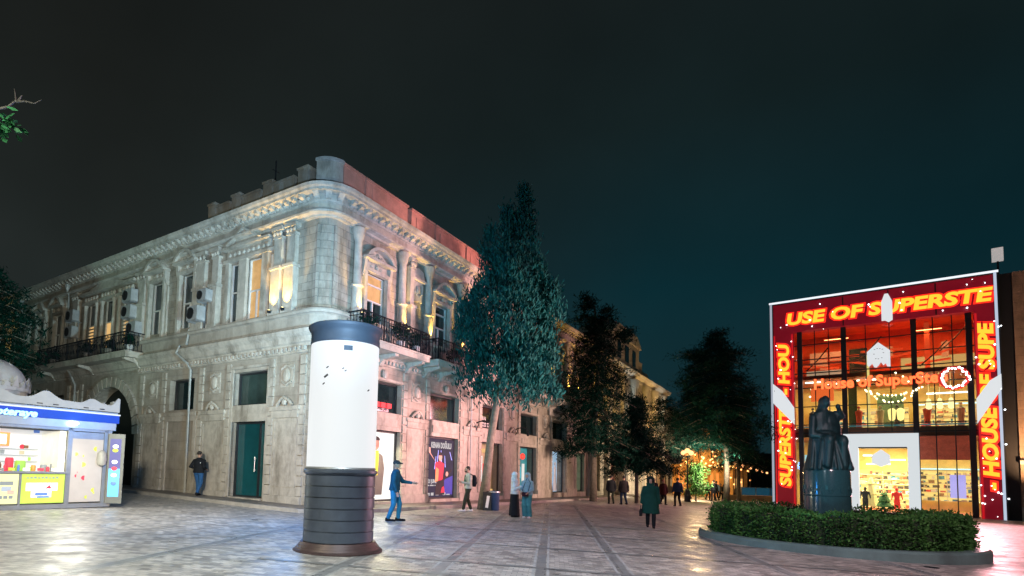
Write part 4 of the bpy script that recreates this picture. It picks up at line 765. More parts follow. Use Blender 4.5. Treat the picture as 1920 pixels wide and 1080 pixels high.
for i, (x, z) in enumerate(((1.95, 1.02), (2.0, .92), (2.2, .86), (2.05, .55), (2.3, .7), (2.5, .5), (2.45, .42), (2.35, 1.75), (2.5, 1.72), (2.15, 1.5), (1.9, 1.55), (2.1, 1.25), (2.6, 1.3), (2.3, .3))):
    mb = MB(); mb.lathe([(.035 + .02 * (i % 3), -.003), (.03 + .02 * (i % 3), -.006), (0, -.007)], n=9, ex=1.5); o_ = KP('fruit_sticker', mb, [INR, mat('sticker_lime', (.6, .7, .1), .6, emit=(.7, .8, .1), es=.2)][0 if i in (0, 1, 2) else 1]); o_.rotation_euler = (pi / 2, 0, rg.uniform(-.3, .3)); o_.location = (x, -.002, z)
mb = MB(); mb.lathe([(.03, 1.2), (.11, 1.25), (.14, 1.4), (.12, 1.6), (.05, 1.68), (0, 1.7)], c=(2.62, -.06), n=12); KP('door_decoration', mb, mat('bell_grey', (.3, .3, .28), .5), 'auto')
sd = MB(); sd.box(0, .44, -.025, .025, .1, 2.2); do = KP('side_door', sd, mat('side_door_steel', (.13, .14, .14), .5, metal=.3)); do.location = (2.80, -.05, 0); do.rotation_euler[2] = rad(-38)
for (a, b, c, d, m) in ((.05, .35, .3, 2.05, mat('door_blue', (.1, .45, .9), .5, emit=(.15, .5, 1), es=.4)), (.05, .35, 1.15, 2.05, mat('door_indigo', (.05, .05, .2), .5, emit=(.15, .15, .45), es=.35))):
    mb = MB(); mb.box(a, b, -.032 if c < 1 else -.037, -.026, c, d); mb.obj('door_poster', m, do)
for z, m in ((1.7, mat('sticker_lime', (.6, .7, .1))), (1.82, INW), (1.35, INW), (1.15, INR), (.95, INW), (.7, INK)): mb = MB(); mb.ball((.2, -.045, z), .08, .01, .06, 8); mb.obj('ice_cream_print', m, do)
text('name_lettering', 'edoteraye', .27, mat('letters_cyan', (.3, .6, .9), .5, emit=(.35, .75, 1), es=.9), KI, (.80, -.13, 2.53), sx=1.15, ext=.012, off=.012, align='RIGHT', shear=.2)
mb = MB(); mb.lathe([(0, 0), (.1, .0), (.13, -.04), (.08, -.09), (0, -.1)], n=14); fl = KP('floodlight', mb, glow('kiosk_flood', (1, .99, .9), 7), 'auto'); fl.location = (1.75, -.14, 2.47)
l1 = lamp('kiosk_lamp', 'SPOT', (1.75, -.4, 2.4), 260, (1, .96, .82), .12, spot=150, blend=.8, parent=KI); l1.rotation_euler = (rad(-38), 0, 0)
l2 = lamp('kiosk_inner_lamp', 'AREA', (0, .7, 2.2), 14, (1, 1, 1), 2.5, parent=KI, sy=.6)
# ================================================================ glass fronted store
S = Frame(28.476, 46.0, 130.618); SW, SH = 13.36, 16.07; z0 = -.7
SB = thing('store_building', 'tall glass fronted store in a red frame with glowing yellow letters', 'building', S.p(0, 0, 0), S.rz)
SP = lambda name, mb, m, smooth=False, parent=None: mb.obj(name, m, parent or SB, smooth=smooth)
M_RED = mat('red_frame_panel', (.22, .012, .03), .45, emit=(.70, .008, .035), es=.17, var=.25, scale=.5)  # red glow round the letters put into the panels as emission
M_HOT = glow('red_halo', (1, .02, .008), 1.5); M_YL = glow('yellow_letters', (1, .50, .03), 1.4); M_LED = glow('led_strip', (.88, .93, 1), 1.1); M_PLATE = glow('white_sign_plate', (.86, .90, .93), .85)
mb = MB(); mb.box(.28, 1.62, -.5, .3, z0, 13.5); SP('frame_panel', mb, M_RED); mb = MB(); mb.box(12.12, 13.1, -.5, .3, z0, 13.5); SP('frame_panel', mb, M_RED); mb = MB(); mb.box(.28, 13.1, -.5, .3, 13.5, 15.85); SP('frame_panel', mb, M_RED)
mb = MB(); mb.box(0, .28, -.55, .3, z0, SH); mb.box(13.1, SW, -.55, .3, z0, SH); mb.box(.28, 13.1, -.55, .3, 15.85, SH); SP('frame_edge', mb, M_FRD)
mb = MB(); mb.box(.05, .2, -.62, -.552, z0, SH - .1); SP('led_strip', mb, glow('led_dim', (.65, .72, .85), .55)); mb = MB(); mb.box(13.12, 13.26, -.62, -.552, 7, SH - .12); mb.box(13.12, 13.26, -.62, -.552, z0, 7); SP('led_strip', mb, glow('led_right', (.62, .72, .9), .8)); mb = MB(); mb.box(0, SW, -.62, -.552, SH - .12, SH + .02); SP('led_strip', mb, M_LED)
for xa, xb in ((.285, .38), (1.5, 1.615), (12.125, 12.24)): mb = MB(); mb.box(xa, xb, -.56, -.503, z0, 13.3); SP('red_tube', mb, glow('red_tube', (.9, .01, .02), .6))
# letters, each line with a red halo plate behind it
def sign(txt, size, loc, sx, turn=0, off=.035, shear=.12):
    h = text('letter_halo', txt, size, M_HOT, SB, (loc[0], -.515, loc[1]), sx, .012, off + .105, turn=turn, shear=shear); l = text('sign_lettering', txt, size, M_YL, SB, (loc[0], -.55, loc[1]), sx, .02, off, turn=turn, shear=shear); return h, l
sign('USE OF SUPERSTE', 1.25, (7.05, 14.1), 1.2, off=.052, shear=.12)
sign('SUPERSTEP - HOU', 1.0, (1.30, 6.75), 1.43, turn=pi / 2, off=.045)
sign('- HOUSE OF SUPE', 1.0, (12.97, 6.85), 1.43, turn=pi / 2, off=.045)
# glazing
mb = MB(); zs = [z0, 2.6, 5.3, 5.95, 8.9, 11.2, 13.5]
for x in (2.0, 4.85, 8.95, 11.85): mb.box(x - .16, x + .16, -.1, .25, z0, 13.5)
for x in (3.0, 3.9, 6.2, 7.6, 10.0, 11.0): mb.box(x - .03, x + .03, .0, .12, 5.3 if 4.9 < x < 8.9 else z0, 13.5)
for z in zs[2:-1] + [7.4, 10.1, 12.4]: mb.box(1.62, 12.12, .02, .14, z - .035, z + .035)
SP('glazing_frame', mb, M_FRD)
M_GL = mat('clear_glass', (.9, .95, .95), .03, trans=1, var=0); mb = MB(); mb.box(1.62, 5.0, .14, .16, z0, 13.5); mb.box(8.9, 12.12, .14, .16, z0, 13.5); mb.box(5.0, 8.9, .14, .16, 5.2, 13.5); SP('glass', mb, M_GL)
M_SB = mat('store_render', (.30, .26, .22), .8)
mb = MB(); mb.box(.02, .3, .3, 9, z0, 15.9); mb.box(13.06, 13.34, .3, 9, z0, 15.9); mb.box(.3, 13.06, 8.7, 9, z0, 15.9); mb.box(.3, 13.06, .3, 8.7, 15.6, 15.8); SP('wall', mb, M_SB)
M_FL = mat('store_floor', (.28, .10, .06), .5); M_INY = mat('store_inside_yellow', (.78, .62, .22), .7, var=.2, scale=.8); M_INO = mat('store_inside_red', (.65, .17, .05), .7, var=.35, scale=.6)
mb = MB(); mb.box(.3, 13.06, .5, 8.7, 5.0, 5.7); mb.box(.3, 13.06, .5, 8.7, z0, z0 + .1); SP('floor_slab', mb, M_FL); mb = MB(); mb.box(.3, 13.06, .9, 8.7, 9.7, 10.0); SP('floor_slab', mb, mat('soffit', (.35, .09, .03), .6))
mb = MB(); mb.box(.3, 13.06, 7.6, 7.65, z0 + .1, 5.0); mb.box(.3, 13.06, 5.6, 5.65, 5.7, 9.7); SP('inner_wall', mb, M_INY); mb = MB(); mb.box(.3, 13.06, 5.0, 5.05, 10.0, 15.6); mb.box(.32, 13.0, .5, 5, 13.9, 14.0); SP('inner_wall', mb, M_INO)
mb = MB(); mb.box(8.2, 13.0, 4.85, 4.95, 10.0, 11.5); SP('inner_wall', mb, glow('upper_yellow_glow', (1, .60, .18), .55)); mb = MB(); mb.box(1.9, 4.7, 4.85, 4.95, 10.0, 11.0); SP('inner_wall', mb, glow('upper_pale_glow', (.9, .62, .38), .42)); mb = MB(); mb.box(4.9, 6.1, 4.7, 4.8, 10.0, 12.6); SP('inner_partition', mb, M_DG)  # lit parts of the upper wall put in as glowing boxes
# upper storey clutter: slanted red beams, pale panels
rg = random.Random(21)
for x in (4.9, 7.6, 10.2):
    mb = MB(); mb.box(x - .04, x + .04, -.507, -.501, 13.52, 15.8); SP('panel_joint', mb, M_BLK)
for z in (3.2, 6.4, 9.6):
    for xa in (.3, 12.16): mb = MB(); mb.box(xa, xa + .92, -.507, -.501, z, z + .05); SP('panel_joint', mb, M_BLK)
for i, x in enumerate((2.6, 5.6, 6.9, 7.9, 9.6, 11.4)):
    mb = MB(); mb.lathe([(.2, 5.75), (.17, 6.3), (.2, 6.6), (.25, 7.05), (.07, 7.18), (.06, 7.25)], c=(x, 1.9), n=10, ey=.6); mb.ball((x, 1.9, 7.38), .11, n=8); SP('display_mannequin', mb, mat('mann_%d' % (i % 3), ((.05, .05, .06), (.5, .08, .05), (.6, .55, .45))[i % 3], .7), 'auto')
for x, z in ((2.2, 11.9), (5.6, 12.4), (9.3, 11.6), (10.4, 12.6)):
    mb = MB(); mb.tube([(x, 2.4, z - 1.2), (x + .8, 2.2, z - .4), (x + 1.5, 2.0, z + .5)], .05, 5); SP('roof_brace', mb, M_BLK)
mb = MB()
for i in range(7): mb.obox((3 + i * 1.35, 3.2, 11.4 + rg.uniform(-.6, .9)), (2.6, .14, .14), Matrix.Rotation(rg.uniform(-.4, .4), 3, 'Y'))
mb.box(9.6, 9.9, 3, 3.2, 10.0, 13.8); SP('roof_beam', mb, mat('beam_red', (.6, .13, .05), .6, emit=(1, .16, .04), es=.25))
mb = MB()
for x in (2.2, 2.9, 3.6, 6.8, 10.6): mb.box(x, x + rg.uniform(.4, 1.0), 4.5, 4.6, 11.6 + rg.uniform(-.6, .4), 12.5)
SP('ceiling_panel', mb, glow('panel_orange', (1, .28, .10), .6))
mb = MB(); mb.box(1.9, 6.6, 2.2, 2.3, 11.1, 11.25); mb.box(2.0, 4.6, 2, 2.1, 9.9, 10.0); SP('gallery_rail', mb, M_SIL)
def strips(name, L_, m, d=.1):
    mb = MB()
    for x0_, x1_, y_, z_ in L_: mb.box(x0_, x1_, y_, y_ + d, z_ - .05, z_ + .05)
    return SP(name, mb, m)
WHS = glow('ceiling_strip', (1, .93, .72), 4)
strips('ceiling_strip', [(2.1, 3.2, 2, 9.62), (3.4, 4.5, 3.4, 9.6), (5.4, 6.9, 2.5, 9.62), (9.2, 10.2, 3, 9.62), (2.2, 3.6, 4.4, 9.4), (5.6, 7.2, 3.0, 4.85), (9.4, 11.6, 2.4, 4.9), (9.2, 10.2, 4.4, 4.8), (6.0, 8.2, 5.5, 4.7), (10.6, 12.2, 5, 4.85), (5.8, 6.6, 1.5, 3.6), (6.9, 8.3, 2.2, 3.3), (5.9, 7.4, 3.5, 3.0), (9.2, 10.6, 3.2, 4.2), (10.4, 12.0, 4.2, 3.6), (2.2, 4.2, 3, 4.6), (2.4, 3.6, 1.6, 8.4), (9.6, 11.8, 1.8, 8.2)], WHS)
strips('cyan_light_band', [(9.1, 12.9, 5.2, 7.75), (8.6, 13.0, 7.3, 2.75)], glow('cyan_band', (.55, .95, 1), 1.3), .12)
# shelving with stock, two storeys
for (xa, xb, y, za, zb, st) in ((2.1, 4.7, 5.3, 5.8, 7.6, .42), (5.2, 8.6, 5.3, 5.8, 7.6, .42), (9.2, 12.0, 5.1, 5.8, 7.5, .4), (8.9, 12.6, 7.2, .2, 2.6, .34), (2.0, 4.6, 7.2, .2, 2.6, .36), (5.0, 8.7, 5.9, -.5, 2.5, .38)):
    mb = MB(); z = za
    while z < zb: mb.box(xa, xb, y - .3, y, z, z + .04); z += st
    for x in (xa, (xa + xb) / 2, xb): mb.box(x - .02, x + .02, y - .3, y, za, zb)
    bk_ = MB(); bk_.box(xa, xb, y + .01, y + .03, za, zb); sh = SP('shelf', bk_, glow('shelf_lit', (1, .70, .20), 1.15)); mb.obj('shelf_board', mat('shelf_white', (.7, .6, .4), .6), sh); k = 0
    for cm, e in (((.03, .03, .03), None), ((.6, .5, .3), None), ((.5, .06, .04), None), ((.75, .75, .7), None), ((.2, .12, .06), None), ((.05, .2, .3), None)):
        gb = MB(); z = za
        while z < zb - st * .5:
            x = xa + .1
            while x < xb - .3:
                wd_ = rg.uniform(.08, .38)
                if rg.random() < .27 and x + wd_ < xb: gb.box(x, x + wd_, y - .26 + .012 * k, y - .05, z + .042, z + st * rg.uniform(.25, .92))
                x += wd_ + rg.uniform(.02, .22)
            z += st
        gb.obj('stock', mat('stock_%d' % k, cm, .6), sh); k += 1
mb = MB(); mb.box(10.9, 11.8, 6.6, 6.7, .5, 2.3); SP('display_screen', mb, glow('violet_screen', (.42, .40, .95), 1.0)); mb = MB(); mb.box(2.1, 2.9, 1.0, 1.1, 1.4, 3.6); mb.box(3.2, 3.9, 1.4, 1.5, 2.0, 3.4); SP('display_screen', mb, glow('cyan_screen', (.4, .85, 1), .9))
# lamp post reflections in the glass modelled as glowing bulbs; railing, hoop
for x in (10.3, 10.9, 9.7): mb = MB(); mb.cap((x, 1.6, 7.2), (x, 1.6, 7.7), .2, .12, 8); mb.box(x - .01, x + .01, 1.59, 1.61, 7.8, 9.7); SP('reflected_lamp', mb, glow('reflected_lamp_glow', (1, .80, .35), 1.6))
for x in (6.6, 7.1): mb = MB(); mb.cap((x + 1, 1.2, 6.4), (x + 1, 1.2, 6.9), .2, .26, 8); SP('lantern', mb, glow('reflected_yellow', (1, .78, .25), 1.5))
mb = MB(); mb.box(2.6, 4.1, .9, 1.0, 7.9, 9.0); mb.obj('backboard', glow('backboard_orange', (1, .16, .03), .9), SB); mb = MB(); mb.lathe([(.28, 7.9), (.18, 7.3), (.16, 7.3), (.25, 7.9)], c=(3.4, .6), n=12); SP('hoop_net', mb, glow('net', (1, .75, .3), .8))
mb = MB(); mb.box(4.6, 4.8, 1.2, 1.4, 5.7, 9.7); mb.box(6.15, 6.35, .7, .9, 5.7, 11.3); SP('inner_column', mb, glow('col_yellow', (1, .74, .22), .9))
mb = MB(); mb.box(4.95, 5.5, 2, 2.05, 5.7, 9.6); mb.box(6.7, 8.3, 3, 3.05, 5.7, 8.4); SP('inner_partition', mb, mat('partition_green', (.06, .10, .05), .4))
mb = MB(); mb.box(1.7, 12.1, .3, .36, 5.75, 5.85); SP('soffit_light', mb, mat('soffit_teal', (.05, .2, .25), .4, emit=(.1, .5, .6), es=.25))
# red haze of reflections on first floor band, painted as a glowing panel
mb = MB(); mb.box(8.95, 12.1, 1.2, 1.3, 3.3, 5.0); SP('haze_panel', mb, mat('haze_redbrown', (.35, .08, .05), .5, emit=(.8, .15, .08), es=.22, var=.4))
# entrance portal
mb = MB(); mb.wall((4.75, 9.05), (z0, 5.12), [(5.62, 8.42, z0 - .01, 4.15)], -.9, .3); SP('entrance_portal', mb, glow('portal_white', (.84, .90, .93), .80)); mb = MB(); mb.box(5.6, 8.44, 4.16, 4.22, -.88, .28) if False else mb.box(5.64, 8.40, -.8, .2, 4.06, 4.14); SP('portal_lining', mb, M_FRD)
mb = MB(); mb.prism([(6.4, 2.95), (6.95, 2.7), (7.45, 2.95), (7.45, 3.55), (6.95, 4.0), (6.4, 3.55)], -.35, -.28); SP('house_sign', mb, M_PLATE)
# white lit plates on the frame
def house(cx, zt, w_, h_): 
    P = [(cx - w_ / 2, zt - h_ * .36), (cx, zt), (cx + w_ / 2, zt - h_ * .36), (cx + w_ / 2, zt - h_), (cx + w_ * .36, zt - h_ * .98), (cx + w_ * .3, zt - h_ * .86), (cx + w_ * .2, zt - h_ * .93), (cx + w_ * .1, zt - h_ * .8), (cx, zt - h_ * .92), (cx - w_ * .1, zt - h_), (cx - w_ * .2, zt - h_ * .98), (cx - w_ * .28, zt - h_ * .84), (cx - w_ * .42, zt - h_ * .95), (cx - w_ / 2, zt - h_ * .88)]
    return P
mb = MB(); mb.prism(house(6.95, 12.0, 1.35, 1.9), -.36, -.28); hs = SP('house_sign', mb, M_PLATE)
mb = MB()
for a, b in ((6.7, 11.45), (6.85, 11.5), (7.0, 11.48), (7.15, 11.42), (6.65, 11.1), (7.2, 11.15), (6.75, 10.75), (6.9, 10.72), (7.1, 10.78)): mb.box(a, a + .08, -.366, -.361, b, b + .035)
mb.obj('sign_detail', M_BLK, hs)
mb = MB(); mb.prism([(7.2, 13.5), (7.2, 14.9), (7.4, 15.5), (7.6, 15.5), (7.83, 14.9), (7.83, 13.5), (7.6, 13.35), (7.4, 13.5)], -.72, -.64); SP('light_plate', mb, M_PLATE)
mb = MB(); mb.prism([(.2, 7.75), (1.65, 5.95), (1.65, 7.3), (.85, 8.7), (.2, 9.35)], -.72, -.64); SP('light_plate', mb, M_PLATE); mb = MB(); mb.prism([(12.05, 5.7), (13.28, 8.0), (13.28, 9.0), (12.75, 8.6), (12.05, 7.4)], -.72, -.64); SP('light_plate', mb, M_PLATE)
# name in red letters on the glass and the wreath
t_ = text('name_lettering', 'House of SuperStep', 1.12, glow('letters_orange', (1, .15, .04), 2.2), SB, (6.8, -.25, 8.75), sx=.86, ext=.05, off=.035)
text('name_halo', 'House of SuperStep', 1.12, glow('halo_orange', (1, .03, .01), .4), SB, (6.8, -.17, 8.75), sx=.86, ext=.01, off=.07)
WR = thing('wreath', 'round red wreath dotted with white lights on the glass front', 'wreath', S.p(11.0, -.45, 8.95), S.rz)
mb = MB(); mb.tube([(.72 * cos(a * pi / 12), 0, .72 * sin(a * pi / 12)) for a in range(25)], .12, 8); mb.obj('ring', mat('wreath_red', (.5, .03, .03), .7, emit=(1, .05, .03), es=.4), WR)
M_BULB = glow('bulb', (.9, .95, 1), 6)
bb = MB(); bb.ball((0, 0, 0), .055, n=6); proto = bb.obj('bulb', M_BULB, WR); k = 0
for i in range(26):
    a = i / 26 * 2 * pi; q = proto if i == 0 else proto.copy()
    if i: COL.objects.link(q); q.parent = WR
    r_ = .72 + rg.uniform(-.14, .1); q.location = (r_ * cos(a), -.13, r_ * sin(a)); q.scale = (1.2, 1.2, 1.2)
FL = thing('fairy_lights', 'loose strings of tiny white lights scattered over the red frame of the store', 'fairy lights', S.p(0, -.60, 0), S.rz)
proto = bb.obj('bulb', M_BULB, FL); P = []
for i in range(20): P.append((rg.uniform(.5, 12.9), rg.uniform(13.4, 15.7)))
for i in range(30): P.append((rg.uniform(12.1, 13.4), rg.uniform(-.5, 13)))
for i in range(24): P.append((rg.uniform(.25, 1.8), rg.uniform(0, 13)))
for i, (x, z) in enumerate(P):
    q = proto if i == 0 else proto.copy()
    if i: COL.objects.link(q); q.parent = FL
    q.location = (x, rg.uniform(-.12, -.05), z); e_ = rg.uniform(.35, 1.0); q.scale = (e_, e_, e_)
G2 = thing('fairy_lights', 'swag of warm white lights hanging below the middle of the orange name', 'fairy lights', S.p(0, -.34, 0), S.rz); proto = bb.obj('bulb', glow('bulb_warm', (1, .85, .5), 5), G2)
for i in range(30):
    q = proto if i == 0 else proto.copy()
    if i: COL.objects.link(q); q.parent = G2
    t_ = i / 29; q.location = (6.1 + 3.2 * t_ + rg.uniform(-.1, .1), 0, 8.45 - 1.0 * sin(pi * t_) * (.5 + .5 * (i % 2)))
for x, z in ((7.9, 9.6), (8.3, 9.3), (8.6, 8.9)): q = proto.copy(); COL.objects.link(q); q.parent = G2; q.location = (x, 0, z)
# figures and decorations just inside the door
def deco(x, y, h, m, label, cat='decoration', cone=True):
    t = thing('christmas_tree' if cone else 'shop_mannequin', label, cat, S.p(x, y, z0 + .1), S.rz); mb = MB()
    if cone:
        mb.lathe([(.45, .3), (.5, .35), (.32, h * .45), (.4, h * .48), (.2, h * .75), (.26, h * .78), (0, h)], n=12); mb.obj('branches', m, t)
        ob = MB()
        for i in range(26): a = rg.uniform(0, 6.28); q = rg.uniform(.35, .95); ob.ball((.42 * (1 - q * .8) * cos(a), .42 * (1 - q * .8) * sin(a), h * q), .045, n=6)
        ob.obj('ornaments', glow('ornament', (1, .5, .15), 2), t); st_ = MB(); st_.cap((0, 0, 0), (0, 0, .3), .05, .05, 6); st_.obj('stem', M_BLK, t)
    else:
        mb.cap((-.1, 0, .1), (-.09, 0, .85), .07, .11, 8); mb.cap((.1, 0, .1), (.09, 0, .85), .07, .11, 8); mb.loft([((0, 0, .8), .18, .12, None), ((0, 0, 1.1), .16, .11, None), ((0, 0, 1.42), .22, .12, None), ((0, 0, 1.5), .07, .07, None)], 10); mb.cap((-.24, 0, 1.4), (-.3, -.05, .9), .06, .045, 8); mb.cap((.24, 0, 1.4), (.32, -.1, .95), .06, .045, 8); mb.ball((0, 0, 1.66), .1, .11, .14)
        remesh(mb, 'figure', .03, m, t)
deco(7.0, 1.3, 1.6, mat('tree_green', (.03, .14, .05), .8), 'small decorated green tree inside the store entrance', 'christmas tree'); deco(6.2, 2.0, 2.6, mat('tree_pale', (.5, .45, .2), .7, emit=(1, .8, .3), es=.3), 'tall pale decorated tree in the left of the store entrance', 'christmas tree')
deco(7.75, .7, 1.8, mat('suit_red', (.5, .02, .02), .7, emit=(1, .05, .03), es=.35), 'red shop mannequin in the right of the store entrance', 'mannequin', False); deco(5.9, .9, 1.8, mat('suit_black', (.03, .03, .03), .7), 'black shop mannequin just inside the left of the store entrance', 'mannequin', False)
for i, (x, z, e) in enumerate(((4, 4.7, 500), (10.5, 4.5, 600), (7, 4.7, 400), (4, 9.3, 420), (10.5, 9.3, 700), (7, 9.3, 420), (4.2, 13.2, 300), (9.8, 13.2, 450))):
    q = lamp('ceiling_lamp', 'AREA', (x, 2.8, z), e * 2.3, (1, .76, .36) if z < 10 else (1, .28, .09), 1.6, parent=SB, sy=.25)
# white light box on a post on the store's roof corner
LB = thing('roof_light_box', 'small pale light box on a post at the store roof corner', 'light box', S.p(13.45, .4, 15.9), S.rz)
mb = MB(); mb.box(-.05, .05, -.05, .05, 0, 1.05); mb.obj('post', M_BLK, LB); mb = MB(); mb.box(-.28, .28, -.12, .12, 1.05, 1.98); mb.obj('box', mat('box_pale', (.6, .55, .52), .5, emit=(.8, .75, .72), es=.45, var=.15), LB)
# neighbouring stone building at the right edge
NB = thing('stone_building', 'brown stone building right of the store at the picture edge', 'building', S.p(13.9, -.2, 0), S.rz)
mb = MB(); mb.box(.12, 8, 0, 8, -1.2, 14.0); mb.box(.12, .85, -.004, 6, 14.0, 15.9); mb.box(.85, 1.3, .0, 6, 14.0, 14.9); mb.obj('wall', stone('brown_ashlar', (.32, .22, .15), bw=1.2, bh=.6), NB); mb = MB(); mb.box(-.52, .10, .1, 4, -1.2, 15.9); mb.obj('dark_reveal', M_BLK, NB); mb = MB(); mb.box(.1, 8, -.15, 0, 3.0, 3.25); mb.box(.1, 8, -.1, 0, -1.2, .2); mb.obj('string_course', M_SM, NB)
sl_ = MB(); sl_.box(.6, 1.2, -.12, -.08, 2.55, 2.65); sl_.box(.6, 1.2, -.12, -.08, 2.85, 2.92); sl_.obj('wall_light', glow('wall_orange', (1, .55, .12), 3), NB)
q = lamp('wall_lamp', 'SPOT', (1.6, -2.2, 1.0), 6500, (1, .55, .28), .2, spot=100, blend=1, parent=NB); q.rotation_euler = (rad(150), 0, 0)

# ================================================================ second building along the street
B2 = thing('columned_building', 'pale classical building with tall gold lit columns behind the dark trees', 'building', R.p(28.6, 0, 0), R.rz)
B2P = lambda name, mb, m, smooth=False, parent=None: mb.obj(name, m, parent or B2, smooth=smooth)
M_CR = stone('cream_ashlar', (.46, .42, .34)); M_CRM = mat('cream_moulding', (.50, .46, .38), .8, var=.15, bump=.2)
Lb = 28.5; sh2 = [(x, x + 2.3, .2, 3.3) for x in [1.0 + 4.2 * i for i in range(6)]]; wn = [(x + .45, x + 1.75, 5.6, 9.0) for x in [1.0 + 4.2 * i for i in range(6)]]
mb = MB(); mb.wall((0, Lb), (-1, 10.8), sh2 + wn, 0, .6); B2P('wall', mb, M_CR); mb = MB(); mb.box(0, Lb, .62, 10, -1, 10.8); B2P('core', mb, M_BLK)
mb = MB(); mb.xprism([(.1, 10.8), (-.1, 10.8), (-.12, 11.1), (-.5, 11.3), (-.6, 11.5), (.1, 11.6)], -.1, Lb); mb.xprism([(.1, 4.3), (-.12, 4.3), (-.3, 4.6), (-.32, 4.75), (.1, 4.8)], 0, Lb); B2P('cornice', mb, M_CRM)
mb = MB(); mb.box(5.5, 14.5, -.3, 3, 11.6, 14.0); mb.prism([(5.2, 14.0), (14.8, 14.0), (13.2, 15.0), (6.8, 15.0)], -.5, 3); mb.box(15.6, 17, 0, 2, 11.6, 13.1); mb.box(17, 19.5, .0, 2, 11.6, 12.3); B2P('attic', mb, M_CRM)
mb = MB(); mb.box(7, 8, -.36, -.3, 12.0, 13.5); mb.box(9.4, 10.6, -.36, -.3, 12.0, 13.5); mb.box(12, 13, -.36, -.3, 12.0, 13.5); B2P('attic_window', mb, M_DG)
for i in range(7):
    mb = MB(); x = .55 + 4.2 * i; mb.box(x - .45, x + .45, -.5, .0, -1, .5); mb.box(x - .36, x + .36, -.3, 0, .5, 4.3)
    for q in (-.28, .28) if i % 2 else (0,): mb.lathe([(.3, 4.8), (.3, 4.95), (.24, 5.0), (.2, 9.9), (.3, 10.1), (.34, 10.5), (.36, 10.8)], c=(x + q * 1.2, -.25), n=12)
    B2P('column', mb, M_CRM, 'auto')
    if i < 6:
        a, b, c, d = wn[i]; f = MB(); f.wall((a, b), (c, d), [(a + .08, b - .08, c + .08, (c + d) / 2), (a + .08, b - .08, (c + d) / 2 + .1, d - .08)], .2, .3); f.box(a - .2, b + .2, -.15, 0, d, d + .25); w_ = B2P('window', f, M_FRW); p_ = MB(); p_.box(a + .03, b - .03, .3, .33, c + .03, d - .03); p_.obj('pane', M_WARM2 if i in (0, 3) else M_DG, w_)
        a, b, c, d = sh2[i]; f = MB(); f.wall((a, b), (c, d), [(a + .06, b - .06, c + .06, d - .06)], .15, .22); w_ = B2P('shop_window', f, M_FRD); p_ = MB(); p_.box(a + .03, b - .03, .4, .45, c + .03, d - .03); p_.obj('backdrop', [glow('shop_warm', (1, .66, .32), .7), mat('shop_red', (.5, .1, .1), .7, emit=(1, .2, .15), es=.4, var=.6), glow('shop_white', (1, .9, .75), .75), mat('shop_teal2', (.1, .3, .3), .7, emit=(.2, .6, .65), es=.4), glow('shop_warm', (1, .66, .32), .7), mat('shop_red', (.5, .1, .1))][i], w_)
        g_ = MB(); g_.lathe([(.26, .3), (.2, .9), (.13, 1.35), (.18, 1.7), (.05, 1.85)], c=((a + b) / 2 + .3, .3), n=8, ey=.3); g_.ball(((a + b) / 2 + .3, .3, 1.97), .1); g_.obj('display_mannequin', mat('gown_pale', (.6, .62, .66)), w_)
for i in range(6):
    t = thing('wall_uplight', 'warm floodlight between columns of the gold lit building, %s from the near end' % ['first', 'second', 'third', 'fourth', 'fifth', 'sixth'][i], 'wall lamp', B2.matrix_basis @ Vector((2.1 + 4.2 * i, -.5, 4.82)), R.rz, 'floodlights on the columned building')
    h_ = MB(); h_.lathe([(.08, 0), (.1, .12), (0, .12)], n=8); h_.obj('housing', M_IRON, t); h_ = MB(); h_.lathe([(.08, .122), (0, .13)], n=8); h_.obj('lens', M_LAMPY, t)
    q = lamp('uplight_beam', 'SPOT', (0, 0, .2), 700, (1, .64, .18) if i % 3 != 2 else (.8, .95, 1), .06, spot=110, blend=.8); q.parent = t; q.rotation_euler = (pi - rad(12), 0, 0)
B3 = thing('white_building', 'whitish floodlit building at the far end of the row behind the trees', 'building', R.p(57.6, .4, 0), R.rz)
sh3 = [(x, x + 1.6, .3, 3.3) for x in (1, 4, 7, 10, 13)] + [(x, x + 1.3, 5, 8) for x in (1.2, 4.2, 7.2, 10.2, 13.2)]
mb = MB(); mb.wall((0, 16), (-1.5, 9.6), sh3, 0, .5); mb.obj('wall', mat('white_render', (.6, .6, .58), .8, var=.1), B3); mb = MB(); mb.box(0, 16, .52, 8, -1.5, 9.6); mb.obj('core', M_BLK, B3); mb = MB(); mb.box(-.1, 16.1, -.3, .5, 9.6, 9.9); mb.box(0, 16, -.15, 0, 4.0, 4.3); mb.obj('cornice', M_CRM, B3)
for a, b, c, d in sh3: mb = MB(); mb.box(a + .02, b - .02, .3, .34, c, d); mb.obj('window', glow('shop_warm', (1, .66, .32), .7) if c < 1 else M_DG, B3)
dl = lamp('display_spill', 'AREA', (3.5, -.35, 2.9), 130, (1, .93, .60), 2, parent=B1, sy=.3); dl.rotation_euler = (rad(-35), 0, 0)  # added outside the window to carry the display's light onto the pavement
lamp('wall_flood', 'SPOT', (24, 70, 1.0), 2600, (.9, 1, .95), .3, target=tuple(R.p(64, 0, 6)), spot=80, blend=.9)

